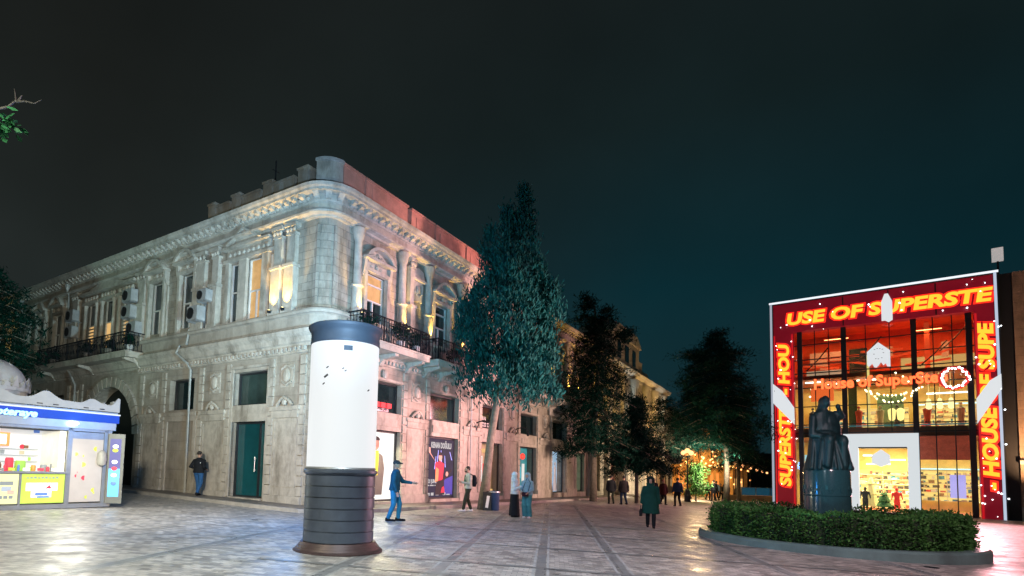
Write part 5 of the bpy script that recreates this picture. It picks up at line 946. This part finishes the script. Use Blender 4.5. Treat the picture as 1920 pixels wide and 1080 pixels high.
# ================================================================ lit cafe, street lamps and railings down the street
CF = thing('cafe_pavilion', 'cafe pavilion covered in orange and gold lights at the far end of the street', 'pavilion', (31, 62, gz(31)), rad(-8))
mb = MB()
for x in (-2.6, -.9, .9, 2.6): mb.box(x - .12, x + .12, -.12, .12, 0, 3.2)
mb.box(-2.9, 2.9, -.3, 3, 3.2, 3.5); mb.box(-.5, .5, 0, .8, 3.5, 6.6); mb.prism([(-2.6, 3.5), (-.6, 3.5), (-1.1, 5.3), (-1.9, 5.3)], 0, .6); mb.prism([(.6, 3.5), (2.6, 3.5), (1.9, 5.6), (1.3, 5.6)], 0, .6); mb.lathe([(.6, 6.6), (.7, 6.8), (.3, 7.4), (0, 7.5)], c=(0, .4), n=10); mb.box(-2.8, 2.8, 2.6, 2.7, 0, 3.2)
mb.obj('structure', mat('cafe_orange', (.5, .25, .08), .7, emit=(1, .36, .05), es=.3, var=.7, scale=1.5), CF)
lt = MB()
for i in range(60): lt.ball((rg.uniform(-2.8, 2.8), -.35, 3.3 + rg.uniform(0, .15)) if i < 24 else (rg.uniform(-2.2, 2.2), -.15, rg.uniform(3.5, 5.4)) if i < 44 else (rg.uniform(-2.7, 2.7), rg.uniform(-.4, 1), rg.uniform(1.2, 3.1)), .09, n=6)
lt.obj('lights', glow('cafe_bulb', (1, .62, .2), 5), CF); lt = MB()
for x in (-1.9, -1.1, .8, 1.4, 2.1): lt.box(x, x + .35, .3, .4, 3.6, 5.0)
for x in (-2.2, -.4, 1.3): lt.box(x, x + .9, 2.5, 2.58, .6, 2.6)
lt.obj('lit_window', glow('cafe_panel', (1, .28, .05), 1.2), CF)
def lamp_post(x, y, h, label, heads=1, scale=1, cat='street lamp', grp='globe street lamps', e=0):
    t = thing('street_lamp', label, cat, (x, y, gz(x)), 0, grp); mb = MB(); mb.lathe([(.24, 0), (.24, .5), (.2, .55), (.18, .9), (.08, 1.0), (.06, 1.2), (.045, h - .3), (.1, h - .25), (.1, h - .15), (.05, h - .1)], n=10)
    if heads > 1: mb.tube([(-.4, 0, h - .05), (0, 0, h - .3), (.4, 0, h - .05)], .03)
    mb.obj('pole', M_IRON, t, smooth='auto')
    for k in range(heads):
        dx_ = 0 if heads == 1 else (-.3, .3, 0)[k]; g_ = MB(); g_.ball((dx_, 0, h + (.26 if k == 2 or heads == 1 else .08)), .19, n=12); g_.obj('globe', glow('globe_glow', (1, .42, .16), 2.6), t, smooth=True)
    return t
lamp_post(20.3, 43.5, 3.7, 'nearest lit street lamp with three globes, beside the walking couple', 3)
N_ = ['first', 'second', 'third', 'fourth', 'fifth', 'sixth', 'seventh']
for i, px in enumerate((1368, 1382, 1396, 1408, 1418, 1427)):
    y = 62 + i * 9; x = (px - 800 + 12) / 1050 * y; lamp_post(x, y, 3.6, '%s globe lamp from the left in the row receding right of the far tree' % N_[i], 1)
RW = thing('terrace_railing', 'low blue glass terrace railing under the row of globe lamps', 'railing', (31.5, 56, gz(31)), rad(4))
mb = MB(); mb.box(0, 6, 0, .06, .3, 1.2); mb.obj('glass', mat('rail_blue', (.03, .12, .2), .2, emit=(.03, .2, .35), es=.2), RW); mb = MB()
for x in (0, 1.5, 3, 4.5, 6): mb.box(x - .04, x + .04, -.03, .09, 0, 1.25)
mb.box(0, 6, -.02, .08, 1.2, 1.26); mb.obj('posts', M_GREY, RW)
TB = MB(); TB.box(-4, 4, 0, .8, 0, .55); tb = TB.obj('low_wall', mat('lowwall', (.4, .3, .18), .8)); tb.location = (32, 53, gz(32)); tag(tb, 'low pale stone wall below the blue terrace railing', 'wall')
for i, (x, y, w_, h, c) in enumerate(((29.5, 76, 6, 5, (1, .5, .15)), (40, 82, 14, 4.0, (1, .35, .1)))):
    sp_ = thing('shop_terrace', ['distant terrace front glowing amber behind the pavilion', 'long distant terrace with red and orange lights beyond the railing'][i], 'terrace', (x, y, gz(x)))
    mb = MB(); mb.box(-w_ / 2, w_ / 2, 0, 3, 0, h); mb.box(-w_ / 2 - .2, w_ / 2 + .2, -1.5, 3.2, h, h + .3); mb.obj('wall', mat('terrace_brown', (.2, .12, .06), .8, emit=(.5, .2, .04), es=.15, var=.8, scale=.8), sp_); mb = MB()
    for k in range(36): mb.ball((rg.uniform(-w_ / 2, w_ / 2), rg.uniform(-1.6, -.1), rg.uniform(1.2, h)), .11, n=6)
    mb.obj('lights', glow('terrace_bulb_%d' % i, c, 5), sp_); mb = MB()
    for k in range(6): xx = -w_ / 2 + w_ * (k + .2) / 6; mb.box(xx, xx + w_ * .09, -.06, -.005, .3, 2.2)
    mb.obj('lit_window', glow('terrace_win', (1, .5, .15), .9), sp_)
far = MB(); rg2 = random.Random(2); x = -40
far.box(22, 100, 120, 130, -4, 7); fb = far.obj('far_building', mat('far_dark', (.015, .02, .02), .9)); tag(fb, 'dark building mass closing the far end of the street', 'building')

# ================================================================ bin and boards by the leaning trunk
BN = thing('litter_bin', 'dark blue round litter bin beside the leaning tree trunk', 'bin', (2.92, 23.7, gz(2.9)), 0)
mb = MB(); mb.lathe([(.20, 0), (.22, .04), (.22, .72), (.24, .76), (.24, .8), (.19, .82), (.18, .7), (0, .7)], n=20); mb.obj('body', mat('bin_blue', (.02, .05, .12), .4), BN, smooth='auto'); mb = MB(); mb.lathe([(.245, .74), (.25, .76), (.245, .80)], n=20); mb.obj('rim', M_GREY, BN)
SBd = thing('sidewalk_board', 'small black leaning board with white print between the trunk and the bin', 'sign board', (2.60, 23.5, gz(2.6)), rad(-5))
mb = MB(); mb.obox((0, 0, .38), (.36, .04, .76), Matrix.Rotation(rad(-9), 3, 'X')); mb.obj('panel', M_BLK, SBd); mb = MB(); mb.obox((.02, -.028, .36), (.12, .006, .5), Matrix.Rotation(rad(-9), 3, 'X') @ Matrix.Rotation(rad(8), 3, 'Y')); mb.obj('print', M_WHITE, SBd); mb = MB(); mb.obox((0, .12, .33), (.3, .03, .68), Matrix.Rotation(rad(16), 3, 'X')); mb.obj('rear_leg', M_BLK, SBd)

# ================================================================ trees
def trunk(mb, pts, rr, n=10): mb.tube(pts, rr, n)
from mathutils import noise as MN_
def lobe_points(c, zb, zt, r, n, rg, droop=0):
    """clump centres through a spindle shaped lobe, denser near its skin"""
    P = []
    for i in range(n):
        t = rg.random() ** .85; z = zb + (zt - zb) * t; rr = r * min(1, (t + .06) * 7) * (1 - t) ** .62 * (1 + .16 * sin(z * 5 + c[0]) + rg.uniform(-.12, .12)); a = rg.uniform(0, 2 * pi); q = sqrt(rg.uniform(.25, 1)) * (1.28 if rg.random() < .07 else 1); v = Vector((c[0] + rr * q * cos(a), c[1] + rr * q * sin(a), z - droop * rr * q))
        if MN_.noise(v * 1.25) > -.16 or rg.random() < .12: P.append(v)
    return P
def conifer(name, label, x, y, lobes, tr, m, leafn=20, ls=(.13, .13, .2), ll=.21, lw=.034, seed=1, upb=1.6, cat='tree', grp=None, branches=(), rr=(.26, .2, .14, .05)):
    t = thing(name, label, cat, (x, y, gz(x)), 0, grp); rg = random.Random(seed); mb = MB(); trunk(mb, tr, list(rr)[:len(tr)] if len(rr) >= len(tr) else [rr[0] * (1 - .8 * i / len(tr)) for i in range(len(tr))]); 
    for b in branches: mb.tube(b, [.09, .06, .03][:len(b)], 6)
    mb.obj('trunk', BARK, t, smooth=True); lv = MB()
    for (c, zb, zt, r, n) in lobes: leaves(lv, lobe_points(c, zb, zt, r, n, rg), leafn, ls, ll, lw, rg, upb=upb, outb=lambda p, c=c: Vector((p.x - c[0], p.y - c[1], 0)) * .35)
    lv.obj('crown', m, t); return t
# the street's tallest tree
conifer('cypress_tree', 'tall blue green cypress with leaning bare trunk before the pink lit facade', 2.48, 24.06,
        [((1.55, 0), 5.4, 14.0, 1.25, 330), ((.1, .1), 4.9, 12.2, 1.15, 280), ((.9, -.5), 4.7, 11.3, 1.7, 420), ((.85, 0), 8.5, 13.0, .95, 160), ((2.3, .3), 5.0, 10.8, 1.0, 210), ((-.45, .2), 4.9, 9.6, .95, 170), ((1.0, .9), 5, 11, 1.4, 200), ((2.9, .2), 7.9, 10.1, .5, 70), ((1.2, 0), 4.6, 7.4, 2.15, 280), ((2.6, -.1), 4.8, 7.8, .8, 110), ((-1.0, 0), 6.8, 8.9, .4, 50)],
        [(0, 0, -.1), (.12, 0, 1.2), (.28, 0, 3.0), (.55, 0, 4.8), (.9, 0, 7.5), (1.4, 0, 11)], LF_C, seed=4, branches=[[(.5, 0, 4.6), (-.1, 0, 5.4), (-.5, 0, 6.2)], [(.55, 0, 4.7), (1.3, -.1, 5.3), (2.0, -.1, 6.2)], [(.6, 0, 5), (.7, .6, 5.8)], [(.6, 0, 4.8), (1.0, -.6, 5.6)]], rr=(.27, .2, .17, .16, .12, .05))
def pine(name, label, x, y, tr, tiers, m, seed, leafn=22, rr=(.25, .2, .15, .1, .06), ll=.3, lw=.03, grp=None, sag=.25, ls=(.22, .22, .12)):
    """layered crown: sagging branches set round the stem, each with its own clumps"""
    t = thing(name, label, 'tree', (x, y, gz(x)), 0, grp); rg = random.Random(seed); mb = MB(); mb.tube(tr, list(rr)[:len(tr)], 8); lv = MB()
    for (cx, cy, z, r, nb) in tiers:
        a0 = rg.uniform(0, 6.28)
        for i in range(nb):
            a = a0 + 2 * pi * i / nb + rg.uniform(-.35, .35); q = r * rg.uniform(.65, 1.12); e = Vector((cx + q * cos(a), cy + q * sin(a), z - q * sag + rg.uniform(-.2, .25))); b = Vector((cx, cy, z + .1)); mid = b.lerp(e, .5) + Vector((0, 0, .12 * q)); mb.tube([b, mid, e], [.05, .035, .012], 4)
            P = []
            for k in range(max(3, int(q * 3.2))):
                s_ = rg.uniform(.22, 1.05); c = b.lerp(mid, s_ * 2) if s_ < .5 else mid.lerp(e, s_ * 2 - 1); P.append(c + Vector((rg.gauss(0, .16), rg.gauss(0, .16), rg.gauss(0, .08))))
            leaves(lv, P, leafn, ls, ll, lw, rg, upb=.1)
    mb.obj('trunk', BARK, t, smooth=True); lv.obj('crown', m, t); return t
G4 = 'dark street trees behind the cypress'
pine('fir_tree', 'dark ragged fir with an uneven top, behind and right of the cypress', 11.0, 36.8, [(0, 0, -.1), (.02, 0, 3), (.2, 0, 7), (.3, 0, 10), (0, 0, 13)],
     [(.1, 0, 3.4 + i * .5, 2.5 - .02 * i if i < 11 else 2.3 - (i - 11) * .25, 8) for i in range(18)] + [(-.45, .2, 12.2, .8, 6), (-.5, .1, 12.9, .5, 5), (-.5, .1, 13.5, .3, 4), (.8, .2, 12, .7, 6), (.8, 0, 12.7, .3, 4), (1.9, .3, 10.9, .8, 6), (2.3, .3, 11.4, .5, 5)], LF_P, 8, grp=G4)
pine('spruce_tree', 'small dark spruce with a pointed top between the fir and the big far tree', 14.1, 37.5, [(0, 0, -.1), (0, 0, 3), (0, 0, 6), (0, 0, 7.2)],
     [(0, 0, 2.5 + i * .42, 2.1 - .185 * i, 9) for i in range(11)] + [(.6, 0, 2.4, 2.5, 10), (-.5, 0, 3.0, 2.1, 9), (1.0, 0, 3.2, 2.0, 9), (.3, 0, 4.0, 1.8, 8)], LF_P, 12, grp=G4, rr=(.14, .11, .07, .03))
pine('pine_tree', 'large dark spreading pine left of the store', 24.86, 46.4, [(0, 0, -.1), (.05, 0, 3), (-.1, 0, 6), (-.4, 0, 9), (-.6, 0, 13)],
     [(-.9, 0, 4.6 + i * .62, (3.2, 3.6, 3.8, 3.9, 3.8, 3.7, 3.6, 3.3, 3.0, 2.9, 2.6, 2.3, 1.9, 1.4, .9)[i], 10) for i in range(15)] + [(-2.4, .5, 12.2, 1.4, 7), (.9, .3, 12.4, 1.2, 7), (-.7, 0, 14.0, .7, 6)] + [(1.4, 0, 3.9, 1.8, 7)], LF_P, 5, leafn=30, grp=G4, sag=.12, ls=(.3, .3, .2))
pine('broad_tree', 'low dark leafy tree just left of the big pine, with lights showing through', 20.0, 47.5, [(0, 0, -.1), (0, 0, 3), (.3, 0, 6), (.3, 0, 8)],
     [(.2, 0, 3.6 + i * .65, (1.7, 2.1, 2.3, 2.2, 2.0, 1.8, 1.5, 1.0)[i], 8) for i in range(8)], LF_P, 15, grp=G4, sag=0, rr=(.2, .16, .1, .05), leafn=11)
pine('shrub_tree', 'small rounded green bush tree beside the nearest street lamp', 21.9, 45.5, [(0, 0, -.1), (0, 0, 1.2), (0, 0, 2.4)], [(0, 0, .6 + i * .4, 1.0 - .1 * i, 7) for i in range(6)], LF_H, 17, rr=(.08, .06, .03), sag=0)
pine('dark_tree', 'dark tree crown pressed against the left side of the store', 29.0, 52, [(0, 0, -.1), (0, 0, 3), (0, 0, 6), (0, 0, 9)], [(0, 0, 3.5 + i * .8, 2.7 - .28 * i, 9) for i in range(8)], LF_P, 19, grp=G4, rr=(.2, .16, .1, .05))
pine('leafy_tree', 'dark leafy tree at the left edge in front of the long facade', -19.6, 23.8, [(0, 0, -.1), (0, 0, 3), (.2, 0, 6), (.3, 0, 9)], [(.3, 0, 3.5 + i * .7, (1.6, 2.0, 2.2, 2.3, 2.2, 2.1, 1.8, 1.3, .8)[i], 9) for i in range(9)], LF_G if False else LF_P, 23, rr=(.2, .16, .1, .05), sag=.05)
# a near tree outside the left edge that reaches one branch into view
NT = thing('plane_tree', 'tree branch with green leaves and a pale bare twig, upper left', 'tree', (-9.98, 7.6, gz(-9.6) + .12))
mb = MB(); mb.tube([(0, 0, -.1), (.1, 0, 3), (.3, .1, 5.4), (.6, .2, 7.5)], [.22, .18, .13, .05], 10); mb.tube([(.25, .1, 5.0), (1.4, .2, 5.9), (2.9, .3, 6.25), (3.55, .38, 6.3)], [.08, .05, .025, .01], 6)
mb.obj('trunk', BARK, NT, smooth=True)
tw = MB(); tw.tube([(3.2, .32, 6.35), (3.62, .38, 6.50), (3.72, .4, 6.62), (3.68, .4, 6.80)], [.02, .018, .013, .005], 6); tw.tube([(3.72, .4, 6.60), (3.85, .4, 6.61), (4.0, .4, 6.58), (4.10, .4, 6.64)], [.018, .012, .008, .003], 6); tw.tube([(3.75, .4, 6.60), (3.80, .4, 6.7)], [.02, .006], 5); tw.obj('twig', mat('pale_twig', (.28, .28, .28), .8), NT)
lv = MB(); rg = random.Random(9); leaves(lv, [(3.05, .3, 6.33), (3.3, .33, 6.3), (3.5, .36, 6.25), (3.65, .38, 6.28), (3.2, .3, 6.42), (3.45, .36, 6.18)], 24, (.10, .12, .05), .13, .035, rg, upb=-.1, outb=lambda p: Vector((1.3, 0, -.3)))
leaves(lv, [(.6 + rg.uniform(-1.2, .9), .2 + rg.uniform(-.8, .8), 6.2 + rg.uniform(-.6, 1.2)) for _ in range(60)], 14, (.2, .2, .15), .14, .04, rg); lv.obj('leaves', LF_G, NT)
# ================================================================ people
def ik(a, b, l1, l2, bend):
    a = Vector(a); b = Vector(b); d = b - a; L_ = min(d.length, (l1 + l2) * .998); u = d.normalized(); k = (l1 * l1 - l2 * l2 + L_ * L_) / (2 * L_); h_ = sqrt(max(0, l1 * l1 - k * k)); bd_ = Vector(bend); bd_ = (bd_ - u * bd_.dot(u)).normalized(); return a + u * k + bd_ * h_, a + u * L_
SKIN = mat('skin', (.42, .25, .18), .6, var=.06); HAIRD = mat('hair_dark', (.02, .015, .012), .7)
def person(label, px, py, face, H=1.75, top=None, low=None, shoes=None, feet=((.11, .0), (-.11, .0)), hands=((.24, -.02, .80), (-.24, -.02, .80)), hair='short', hairm=None, coat=0, skirt=0, wide=0, head=(0, 0), beard=False, lean=0, vox=.017, slim=1, group=None, hood=False, near=True):
    s = H / 1.75; t = thing('person', label, 'person', (px, py, gz(px)), rad(face), group); t.scale = (s * 1.12, s * 1.12, s)
    hipz = .93; ly = -lean
    hips = [Vector((.09, 0, hipz)), Vector((-.09, 0, hipz))]; sh = [Vector((.178 * slim, ly, 1.395)), Vector((-.178 * slim, ly, 1.395))]
    knees = []; ank = []
    for i in (0, 1): k, a = ik(hips[i], (feet[i][0], feet[i][1] + .02, .09 + (feet[i][2] if len(feet[i]) > 2 else 0)), .44, .42, (0, -1, 0)); knees.append(k); ank.append(a)
    elb = []; wr = []
    for i in (0, 1): k, a = ik(sh[i], hands[i], .29, .26, (.35 if i == 0 else -.35, 1, -.5)); elb.append(k); wr.append(a)
    hc = Vector((head[0] * .05, ly - .015 - head[1] * .06, 1.645)); b = MB()
    # body: pelvis, torso, neck, head, limbs, hands with five fingers, feet
    b.loft([((0, 0, .86), .13, .09, None), ((0, 0, .95), .165, .11, None), ((0, ly * .4, 1.1), .135, .095, None), ((0, ly * .8, 1.3), .165, .11, None), ((0, ly, 1.40), .155, .09, None), ((0, ly, 1.48), .07, .06, None)], 14)
    b.cap((0, ly, 1.44), (hc.x * .8, hc.y + .02, 1.58), .056, .052, 8)
    b.ball((hc.x, hc.y, hc.z + .01), .078, .094, .115, 12); b.ball((hc.x, hc.y - .03, hc.z - .055), .052, .06, .06, 8)
    b.ball((hc.x, hc.y - .098, hc.z - .015), .013, .02, .022, 6)
    for q in (-1, 1): b.ball((hc.x + q * .08, hc.y + .01, hc.z), .012, .022, .032, 6)
    for i in (0, 1):
        b.cap(hips[i], knees[i], .085, .058); b.cap(knees[i], ank[i], .056, .038); b.cap(sh[i], elb[i], .052, .040, 8); b.cap(elb[i], wr[i], .038, .026, 8)
        f = ank[i]; b.cap((f.x, f.y + .02, f.z - .045), (f.x * 1.05, f.y - .15, f.z - .055), .035, .03, 8)
        d = (wr[i] - elb[i]).normalized(); side = d.cross(Vector((1, 0, 0)) if abs(d.x) < .8 else Vector((0, 1, 0))).normalized(); nn = d.cross(side)
        pc = wr[i] + d * .05; b.loft([(wr[i] + d * -.005, .022, .016, (side, nn)), (pc, .038, .015, (side, nn)), (wr[i] + d * .09, .036, .012, (side, nn))], 8)
        for k in range(4):
            o_ = side * (-.027 + .018 * k); ln = (.055, .066, .07, .056)[k]; m_ = wr[i] + d * (.09 + ln * .55) + o_ * 1.1 + nn * .006; b.cap(wr[i] + d * .085 + o_, m_, .0085, .008, 6); b.cap(m_, m_ + (d * .8 + nn * .6).normalized() * ln * .5, .008, .007, 6)
        b.cap(wr[i] + d * .03 + side * .03, wr[i] + d * .075 + side * .055 + nn * .01, .011, .009, 6)
    remesh(b, 'body', .0085 if near else .014, SKIN, t, smooth_it=1)
    e = MB()
    for q in (-1, 1): e.ball((hc.x + q * .03, hc.y - .086, hc.z + .005), .010, .008, .006, 6); e.box(hc.x + q * .03 - .016, hc.x + q * .03 + .016, hc.y - .094, hc.y - .084, hc.z + .024, hc.z + .030)
    e.box(hc.x - .02, hc.x + .02, hc.y - .095, hc.y - .083, hc.z - .058, hc.z - .052); e.obj('face_features', mat('features_dark', (.05, .02, .02), .6), t)
    # trousers or skirt
    lo = MB(); lo.loft([((0, 0, .84), .145, .105, None), ((0, 0, .93), .185, .125, None), ((0, ly * .3, 1.06), .165, .115, None)], 14)
    if skirt: lo.loft([((0, 0, 1.0), .17, .12, None), ((0, 0, .85), .2, .15, None), ((0, 0, .5), .21, .17, None), ((0, 0, skirt), .24, .2, None)], 16)
    else:
        for i in (0, 1):
            lo.cap(hips[i] + Vector((0, 0, -.02)), knees[i], .105, .075 + wide * .5, 10); lo.cap(knees[i], ank[i] + Vector((0, 0, .02)), .074 + wide * .5, .06 + wide, 10)
    remesh(lo, 'skirt' if skirt else 'trousers', vox, low, t, smooth_it=2)
    # coat, sweater or jacket with sleeves
    c = MB(); zb = coat or .90; fl = .02 if not coat else .05 + (.9 - coat) * .10
    c.loft([((0, 0, zb), .185 + fl, .135 + fl, None), ((0, ly * .2, .98), .19 + fl * .4, .135 + fl * .3, None), ((0, ly * .6, 1.16), .175, .13, None), ((0, ly * .9, 1.34), .20 * slim, .135, None), ((0, ly, 1.42), .165 * slim, .11, None), ((0, ly, 1.465), .12, .095, None), ((0, ly, 1.51), .075, .075, None)], 16)
    for i in (0, 1): c.cap(sh[i] + Vector((-.01 if i == 0 else .01, 0, -.01)), elb[i], .078, .064, 10); c.cap(elb[i], wr[i] - (wr[i] - elb[i]).normalized() * .02, .062, .046, 10)
    if hood: c.lathe([(.07, 1.46), (.12, 1.5), (.13, 1.55), (.09, 1.58)], c=(0, ly + .03), n=12)
    remesh(c, 'coat' if coat else 'jacket', vox, top, t, smooth_it=2)
    h_ = MB(); hm = hairm or HAIRD
    if hair == 'scarf':
        h_.ball((hc.x, hc.y + .02, hc.z + .02), .105, .115, .135, 12); h_.loft([((hc.x, hc.y + .03, hc.z - .02), .10, .10, None), ((0, ly + .02, 1.5), .12, .11, None), ((0, ly - .01, 1.40), .17, .135, None), ((0, ly, 1.36), .14, .12, None)], 12); remesh(h_, 'headscarf', .016, hm, t)
        f_ = MB(); f_.ball((hc.x, hc.y - .058, hc.z - .005), .058, .05, .085, 10); f_.obj('face', SKIN, t, smooth=True)
    elif hair == 'cap':
        h_.ball((hc.x, hc.y + .008, hc.z + .05), .09, .105, .085, 12); h_.loft([((hc.x, hc.y - .08, hc.z + .045), .07, .03, None), ((hc.x, hc.y - .11, hc.z + .05), .06, .03, None)], 10); h_.cap((hc.x, hc.y - .08, hc.z + .05), (hc.x, hc.y - .15, hc.z + .035), .03, .02, 8); remesh(h_, 'cap', .011, hm, t)
    else:
        h_.ball((hc.x, hc.y + .022, hc.z + .042), .087, .098, .098, 12)
        if hair == 'long': h_.cap((hc.x, hc.y + .06, hc.z), (0, ly + .08, 1.42), .09, .08, 10)
        if hair == 'hood': h_.ball((hc.x, hc.y + .03, hc.z + .02), .12, .12, .15, 12); h_.cap((0, ly + .06, 1.5), (0, ly + .04, 1.58), .12, .1, 10)
        remesh(h_, 'hair', .013, hm, t)
    if beard: bb_ = MB(); bb_.ball((hc.x, hc.y - .045, hc.z - .07), .056, .055, .045, 10); bb_.obj('beard', HAIRD, t, smooth=True)
    for i in (0, 1):
        so_ = MB(); f = ank[i]; so_.loft([((f.x, f.y + .03, f.z - .088), .045, .06, None), ((f.x, f.y + .03, f.z - .02), .05, .055, None), ((f.x, f.y + .03, f.z + .02), .042, .045, None)], 10); so_.cap((f.x, f.y + .01, f.z - .052), (f.x * 1.05, f.y - .17, f.z - .057), .05, .036, 10)
        remesh(so_, 'shoe', .014, shoes or M_BLK, t, smooth_it=1)
    return t
def cl(name, c, r=.8, v=.15): return mat('cloth_' + name, c, r, var=v, scale=6, bump=.9, bscale=6, spec=.1)
K1 = cl('black', (.014, .016, .02)); JE = cl('jeans', (.03, .10, .24)); TEAL = cl('teal', (.015, .09, .15)); CYJ = cl('bright_jeans', (.03, .22, .42)); GRJ = cl('pale_jacket', (.38, .40, .36)); GRN = cl('green', (.02, .09, .06)); OLV = cl('dark_olive', (.035, .04, .03)); WHT = cl('white', (.6, .65, .68)); LBL = cl('lightblue', (.25, .38, .44)); TWD = cl('wide_teal', (.06, .22, .24)); NVY = cl('navy', (.02, .035, .07)); DGC = cl('green_coat', (.008, .048, .040)); WSH = mat('white_shoes', (.7, .7, .7), .6)
def face_to(x, y, tx, ty): return math.degrees(atan2(tx - x, -(ty - y)))          # heading so that local -Y points at the target
p = person('man in black jacket and blue jeans walking away along the building wall', -9.1, 22.56, 172, 1.76, K1, JE, K1, feet=((.08, -.16), (-.07, .14, .03)), hands=((.2, -.12, 1.06), (-.2, -.12, 1.06)))
p.location.z = gz(-9.1) + .125
mb = MB(); mb.ball((-.12, .13, 1.3), .02, .008, .02, 6); mb.obj('jacket_badge', M_WHITE, p)
p = person('man in teal sweater, bright jeans and cap stretching one arm forward', -.92, 16.96, 82, 1.80, TEAL, CYJ, K1, feet=((.10, -.12), (-.10, .10)), hands=((.24, -.42, 1.12), (-.22, -.10, .86)), hair='cap', hairm=cl('cap_grey', (.04, .045, .05)), lean=.03)
hp = thing('phone', 'small dark phone in the outstretched hand of the man in the teal sweater', 'phone', p.matrix_basis @ Vector((.22, -.545, 1.12)), rad(82)); mb = MB(); mb.box(-.035, .035, -.06, .06, -.006, .006); mb.obj('case', M_BLK, hp); mb = MB(); mb.box(-.03, .03, -.055, .055, .0062, .007); mb.obj('screen', mat('screen_off', (.05, .06, .07), .1), hp)
bx, by = 1.72, 22.36
p = person('bearded man in pale jacket and green shirt beside the leaning tree trunk', bx, by, -78, 1.76, GRJ, OLV, WSH, feet=((.12, -.22), (-.12, .12)), hands=((.14, -.27, 1.14), (-.12, -.25, 1.16)), beard=True, head=(0, .6))
mb = MB(); mb.loft([((0, -.0, .98), .13, .146, None), ((0, -.02, 1.2), .12, .145, None), ((0, -.01, 1.42), .08, .13, None)], 12); mb.obj('shirt', GRN, p, smooth='auto')
bk = thing('backpack', 'dark backpack worn by the bearded man', 'backpack', p.matrix_basis @ Vector((0, .2, .98)), rad(-78)); mb = MB(); mb.loft([((0, 0, 0), .13, .07, None), ((0, .02, .15), .16, .1, None), ((0, .02, .35), .15, .09, None), ((0, 0, .46), .09, .05, None)], 14); mb.obj('bag', K1, bk, smooth=True)
mb = MB(); mb.tube([(.1, -.04, .44), (.13, -.18, .5), (.14, -.33, .38), (.13, -.33, .1), (.12, -.1, .02)], .018, 6); mb.tube([(-.1, -.04, .44), (-.13, -.18, .5), (-.14, -.33, .38), (-.13, -.33, .1), (-.12, -.1, .02)], .018, 6); mb.obj('strap', K1, bk)
p = person('woman in white headscarf and white top with a long dark skirt', 3.30, 20.72, 70, 1.62, WHT, K1, K1, hands=((.2, -.2, 1.05), (-.1, -.26, 1.22)), hair='scarf', hairm=WHT, skirt=.05, feet=((.07, 0), (-.07, 0)), slim=.9)
p = person('woman in pale blue headscarf and jacket with wide teal trousers', 3.72, 20.45, -30, 1.62, LBL, TWD, WSH, hands=((.12, -.22, 1.0), (-.12, -.22, 1.02)), hair='scarf', hairm=LBL, wide=.035, feet=((.09, 0), (-.09, 0)), slim=.9)
bg_ = thing('shoulder_bag', 'small dark bag held at the waist by the woman in wide teal trousers', 'bag', p.matrix_basis @ Vector((0, -.22, .84)), rad(-30)); mb = MB(); mb.loft([((0, 0, 0), .12, .045, None), ((0, 0, .1), .13, .05, None), ((0, 0, .16), .11, .03, None)], 10); mb.obj('bag', cl('maroon', (.05, .02, .03)), bg_, smooth=True); mb = MB(); mb.tube([(.1, 0, .14), (.16, .1, .5), (.02, .14, .68), (-.1, .05, .3), (-.1, 0, .14)], .01, 5); mb.obj('strap', K1, bg_)
p = person('woman in a long dark green coat walking towards the viewer with a black bag', 7.49, 18.68, -20, 1.66, DGC, K1, K1, feet=((.09, -.06), (-.08, .12, .02)), hands=((.25, 0, .84), (-.27, -.02, .84)), coat=.50, hair='hood', hood=True, hairm=cl('hood_dark', (.008, .02, .018)), slim=1.06)
hb = thing('handbag', 'black handbag hanging from the right hand of the woman in the green coat', 'bag', p.matrix_basis @ Vector((-.285, -.03, .40)), rad(-20)); mb = MB(); mb.loft([((0, 0, 0), .05, .14, None), ((0, 0, .14), .055, .15, None), ((0, 0, .24), .03, .12, None)], 10); mb.obj('bag', K1, hb, smooth=True); mb = MB(); mb.tube([(0, -.09, .22), (0, -.05, .34), (0, 0, .37), (0, .05, .34), (0, .09, .22)], .01, 5); mb.obj('handle', K1, hb)
G = 'pedestrians in dark coats walking down the street'
WALK = dict(feet=((.09, -.14), (-.08, .16, .03)), hands=((.22, -.14, .86), (-.22, .10, .86)), near=False)
person('left of two people in dark coats walking away beside the fir trunk', 11.35, 34.3, 176, 1.72, K1, OLV, K1, coat=.78, **WALK, group=G)
person('right of two people in dark coats walking away beside the fir trunk', 12.05, 34.1, 184, 1.72, cl('charcoal', (.02, .018, .02)), NVY, K1, coat=.75, **WALK, group=G)
person('person in black half hidden behind the shoulder of the woman in the green coat', 14.5, 35.6, 10, 1.66, K1, K1, K1, **WALK, group=G)
person('person in black with a red scarf, left of the man in the navy jacket', 15.5, 36.6, 5, 1.6, cl('dark_red', (.05, .012, .012)), K1, K1, coat=.7, hairm=cl('scarf_red', (.3, .03, .02)), **WALK, group=G)
person('man in a navy jacket walking right of the woman in the green coat', 15.85, 35.3, 178, 1.76, NVY, K1, K1, **WALK, group=G)
for px_, y_, H_, top_, f_, s_ in ((1318, 50, 1.6, cl('dark_red', (.05, .012, .012)), 10, 'short person in dark red, leftmost of the far group before the glowing cafe'), (1329, 48, 1.78, K1, 175, 'tall person in black at the front of the far group before the glowing cafe'), (1334, 50, 1.7, LBL, 180, 'person in pale blue behind the tall one of the far group'), (1342, 51, 1.5, cl('tan', (.2, .14, .06)), 10, 'small figure in tan in the middle of the far group'), (1352, 47, 1.78, K1, 185, 'person in black, rightmost of the far group beside the big pine trunk')):
    x_ = (px_ - 800 + 10) / 1050 * y_; person(s_, x_, y_, f_, H_, top_, K1, K1, **WALK, group='far group of people before the glowing cafe')
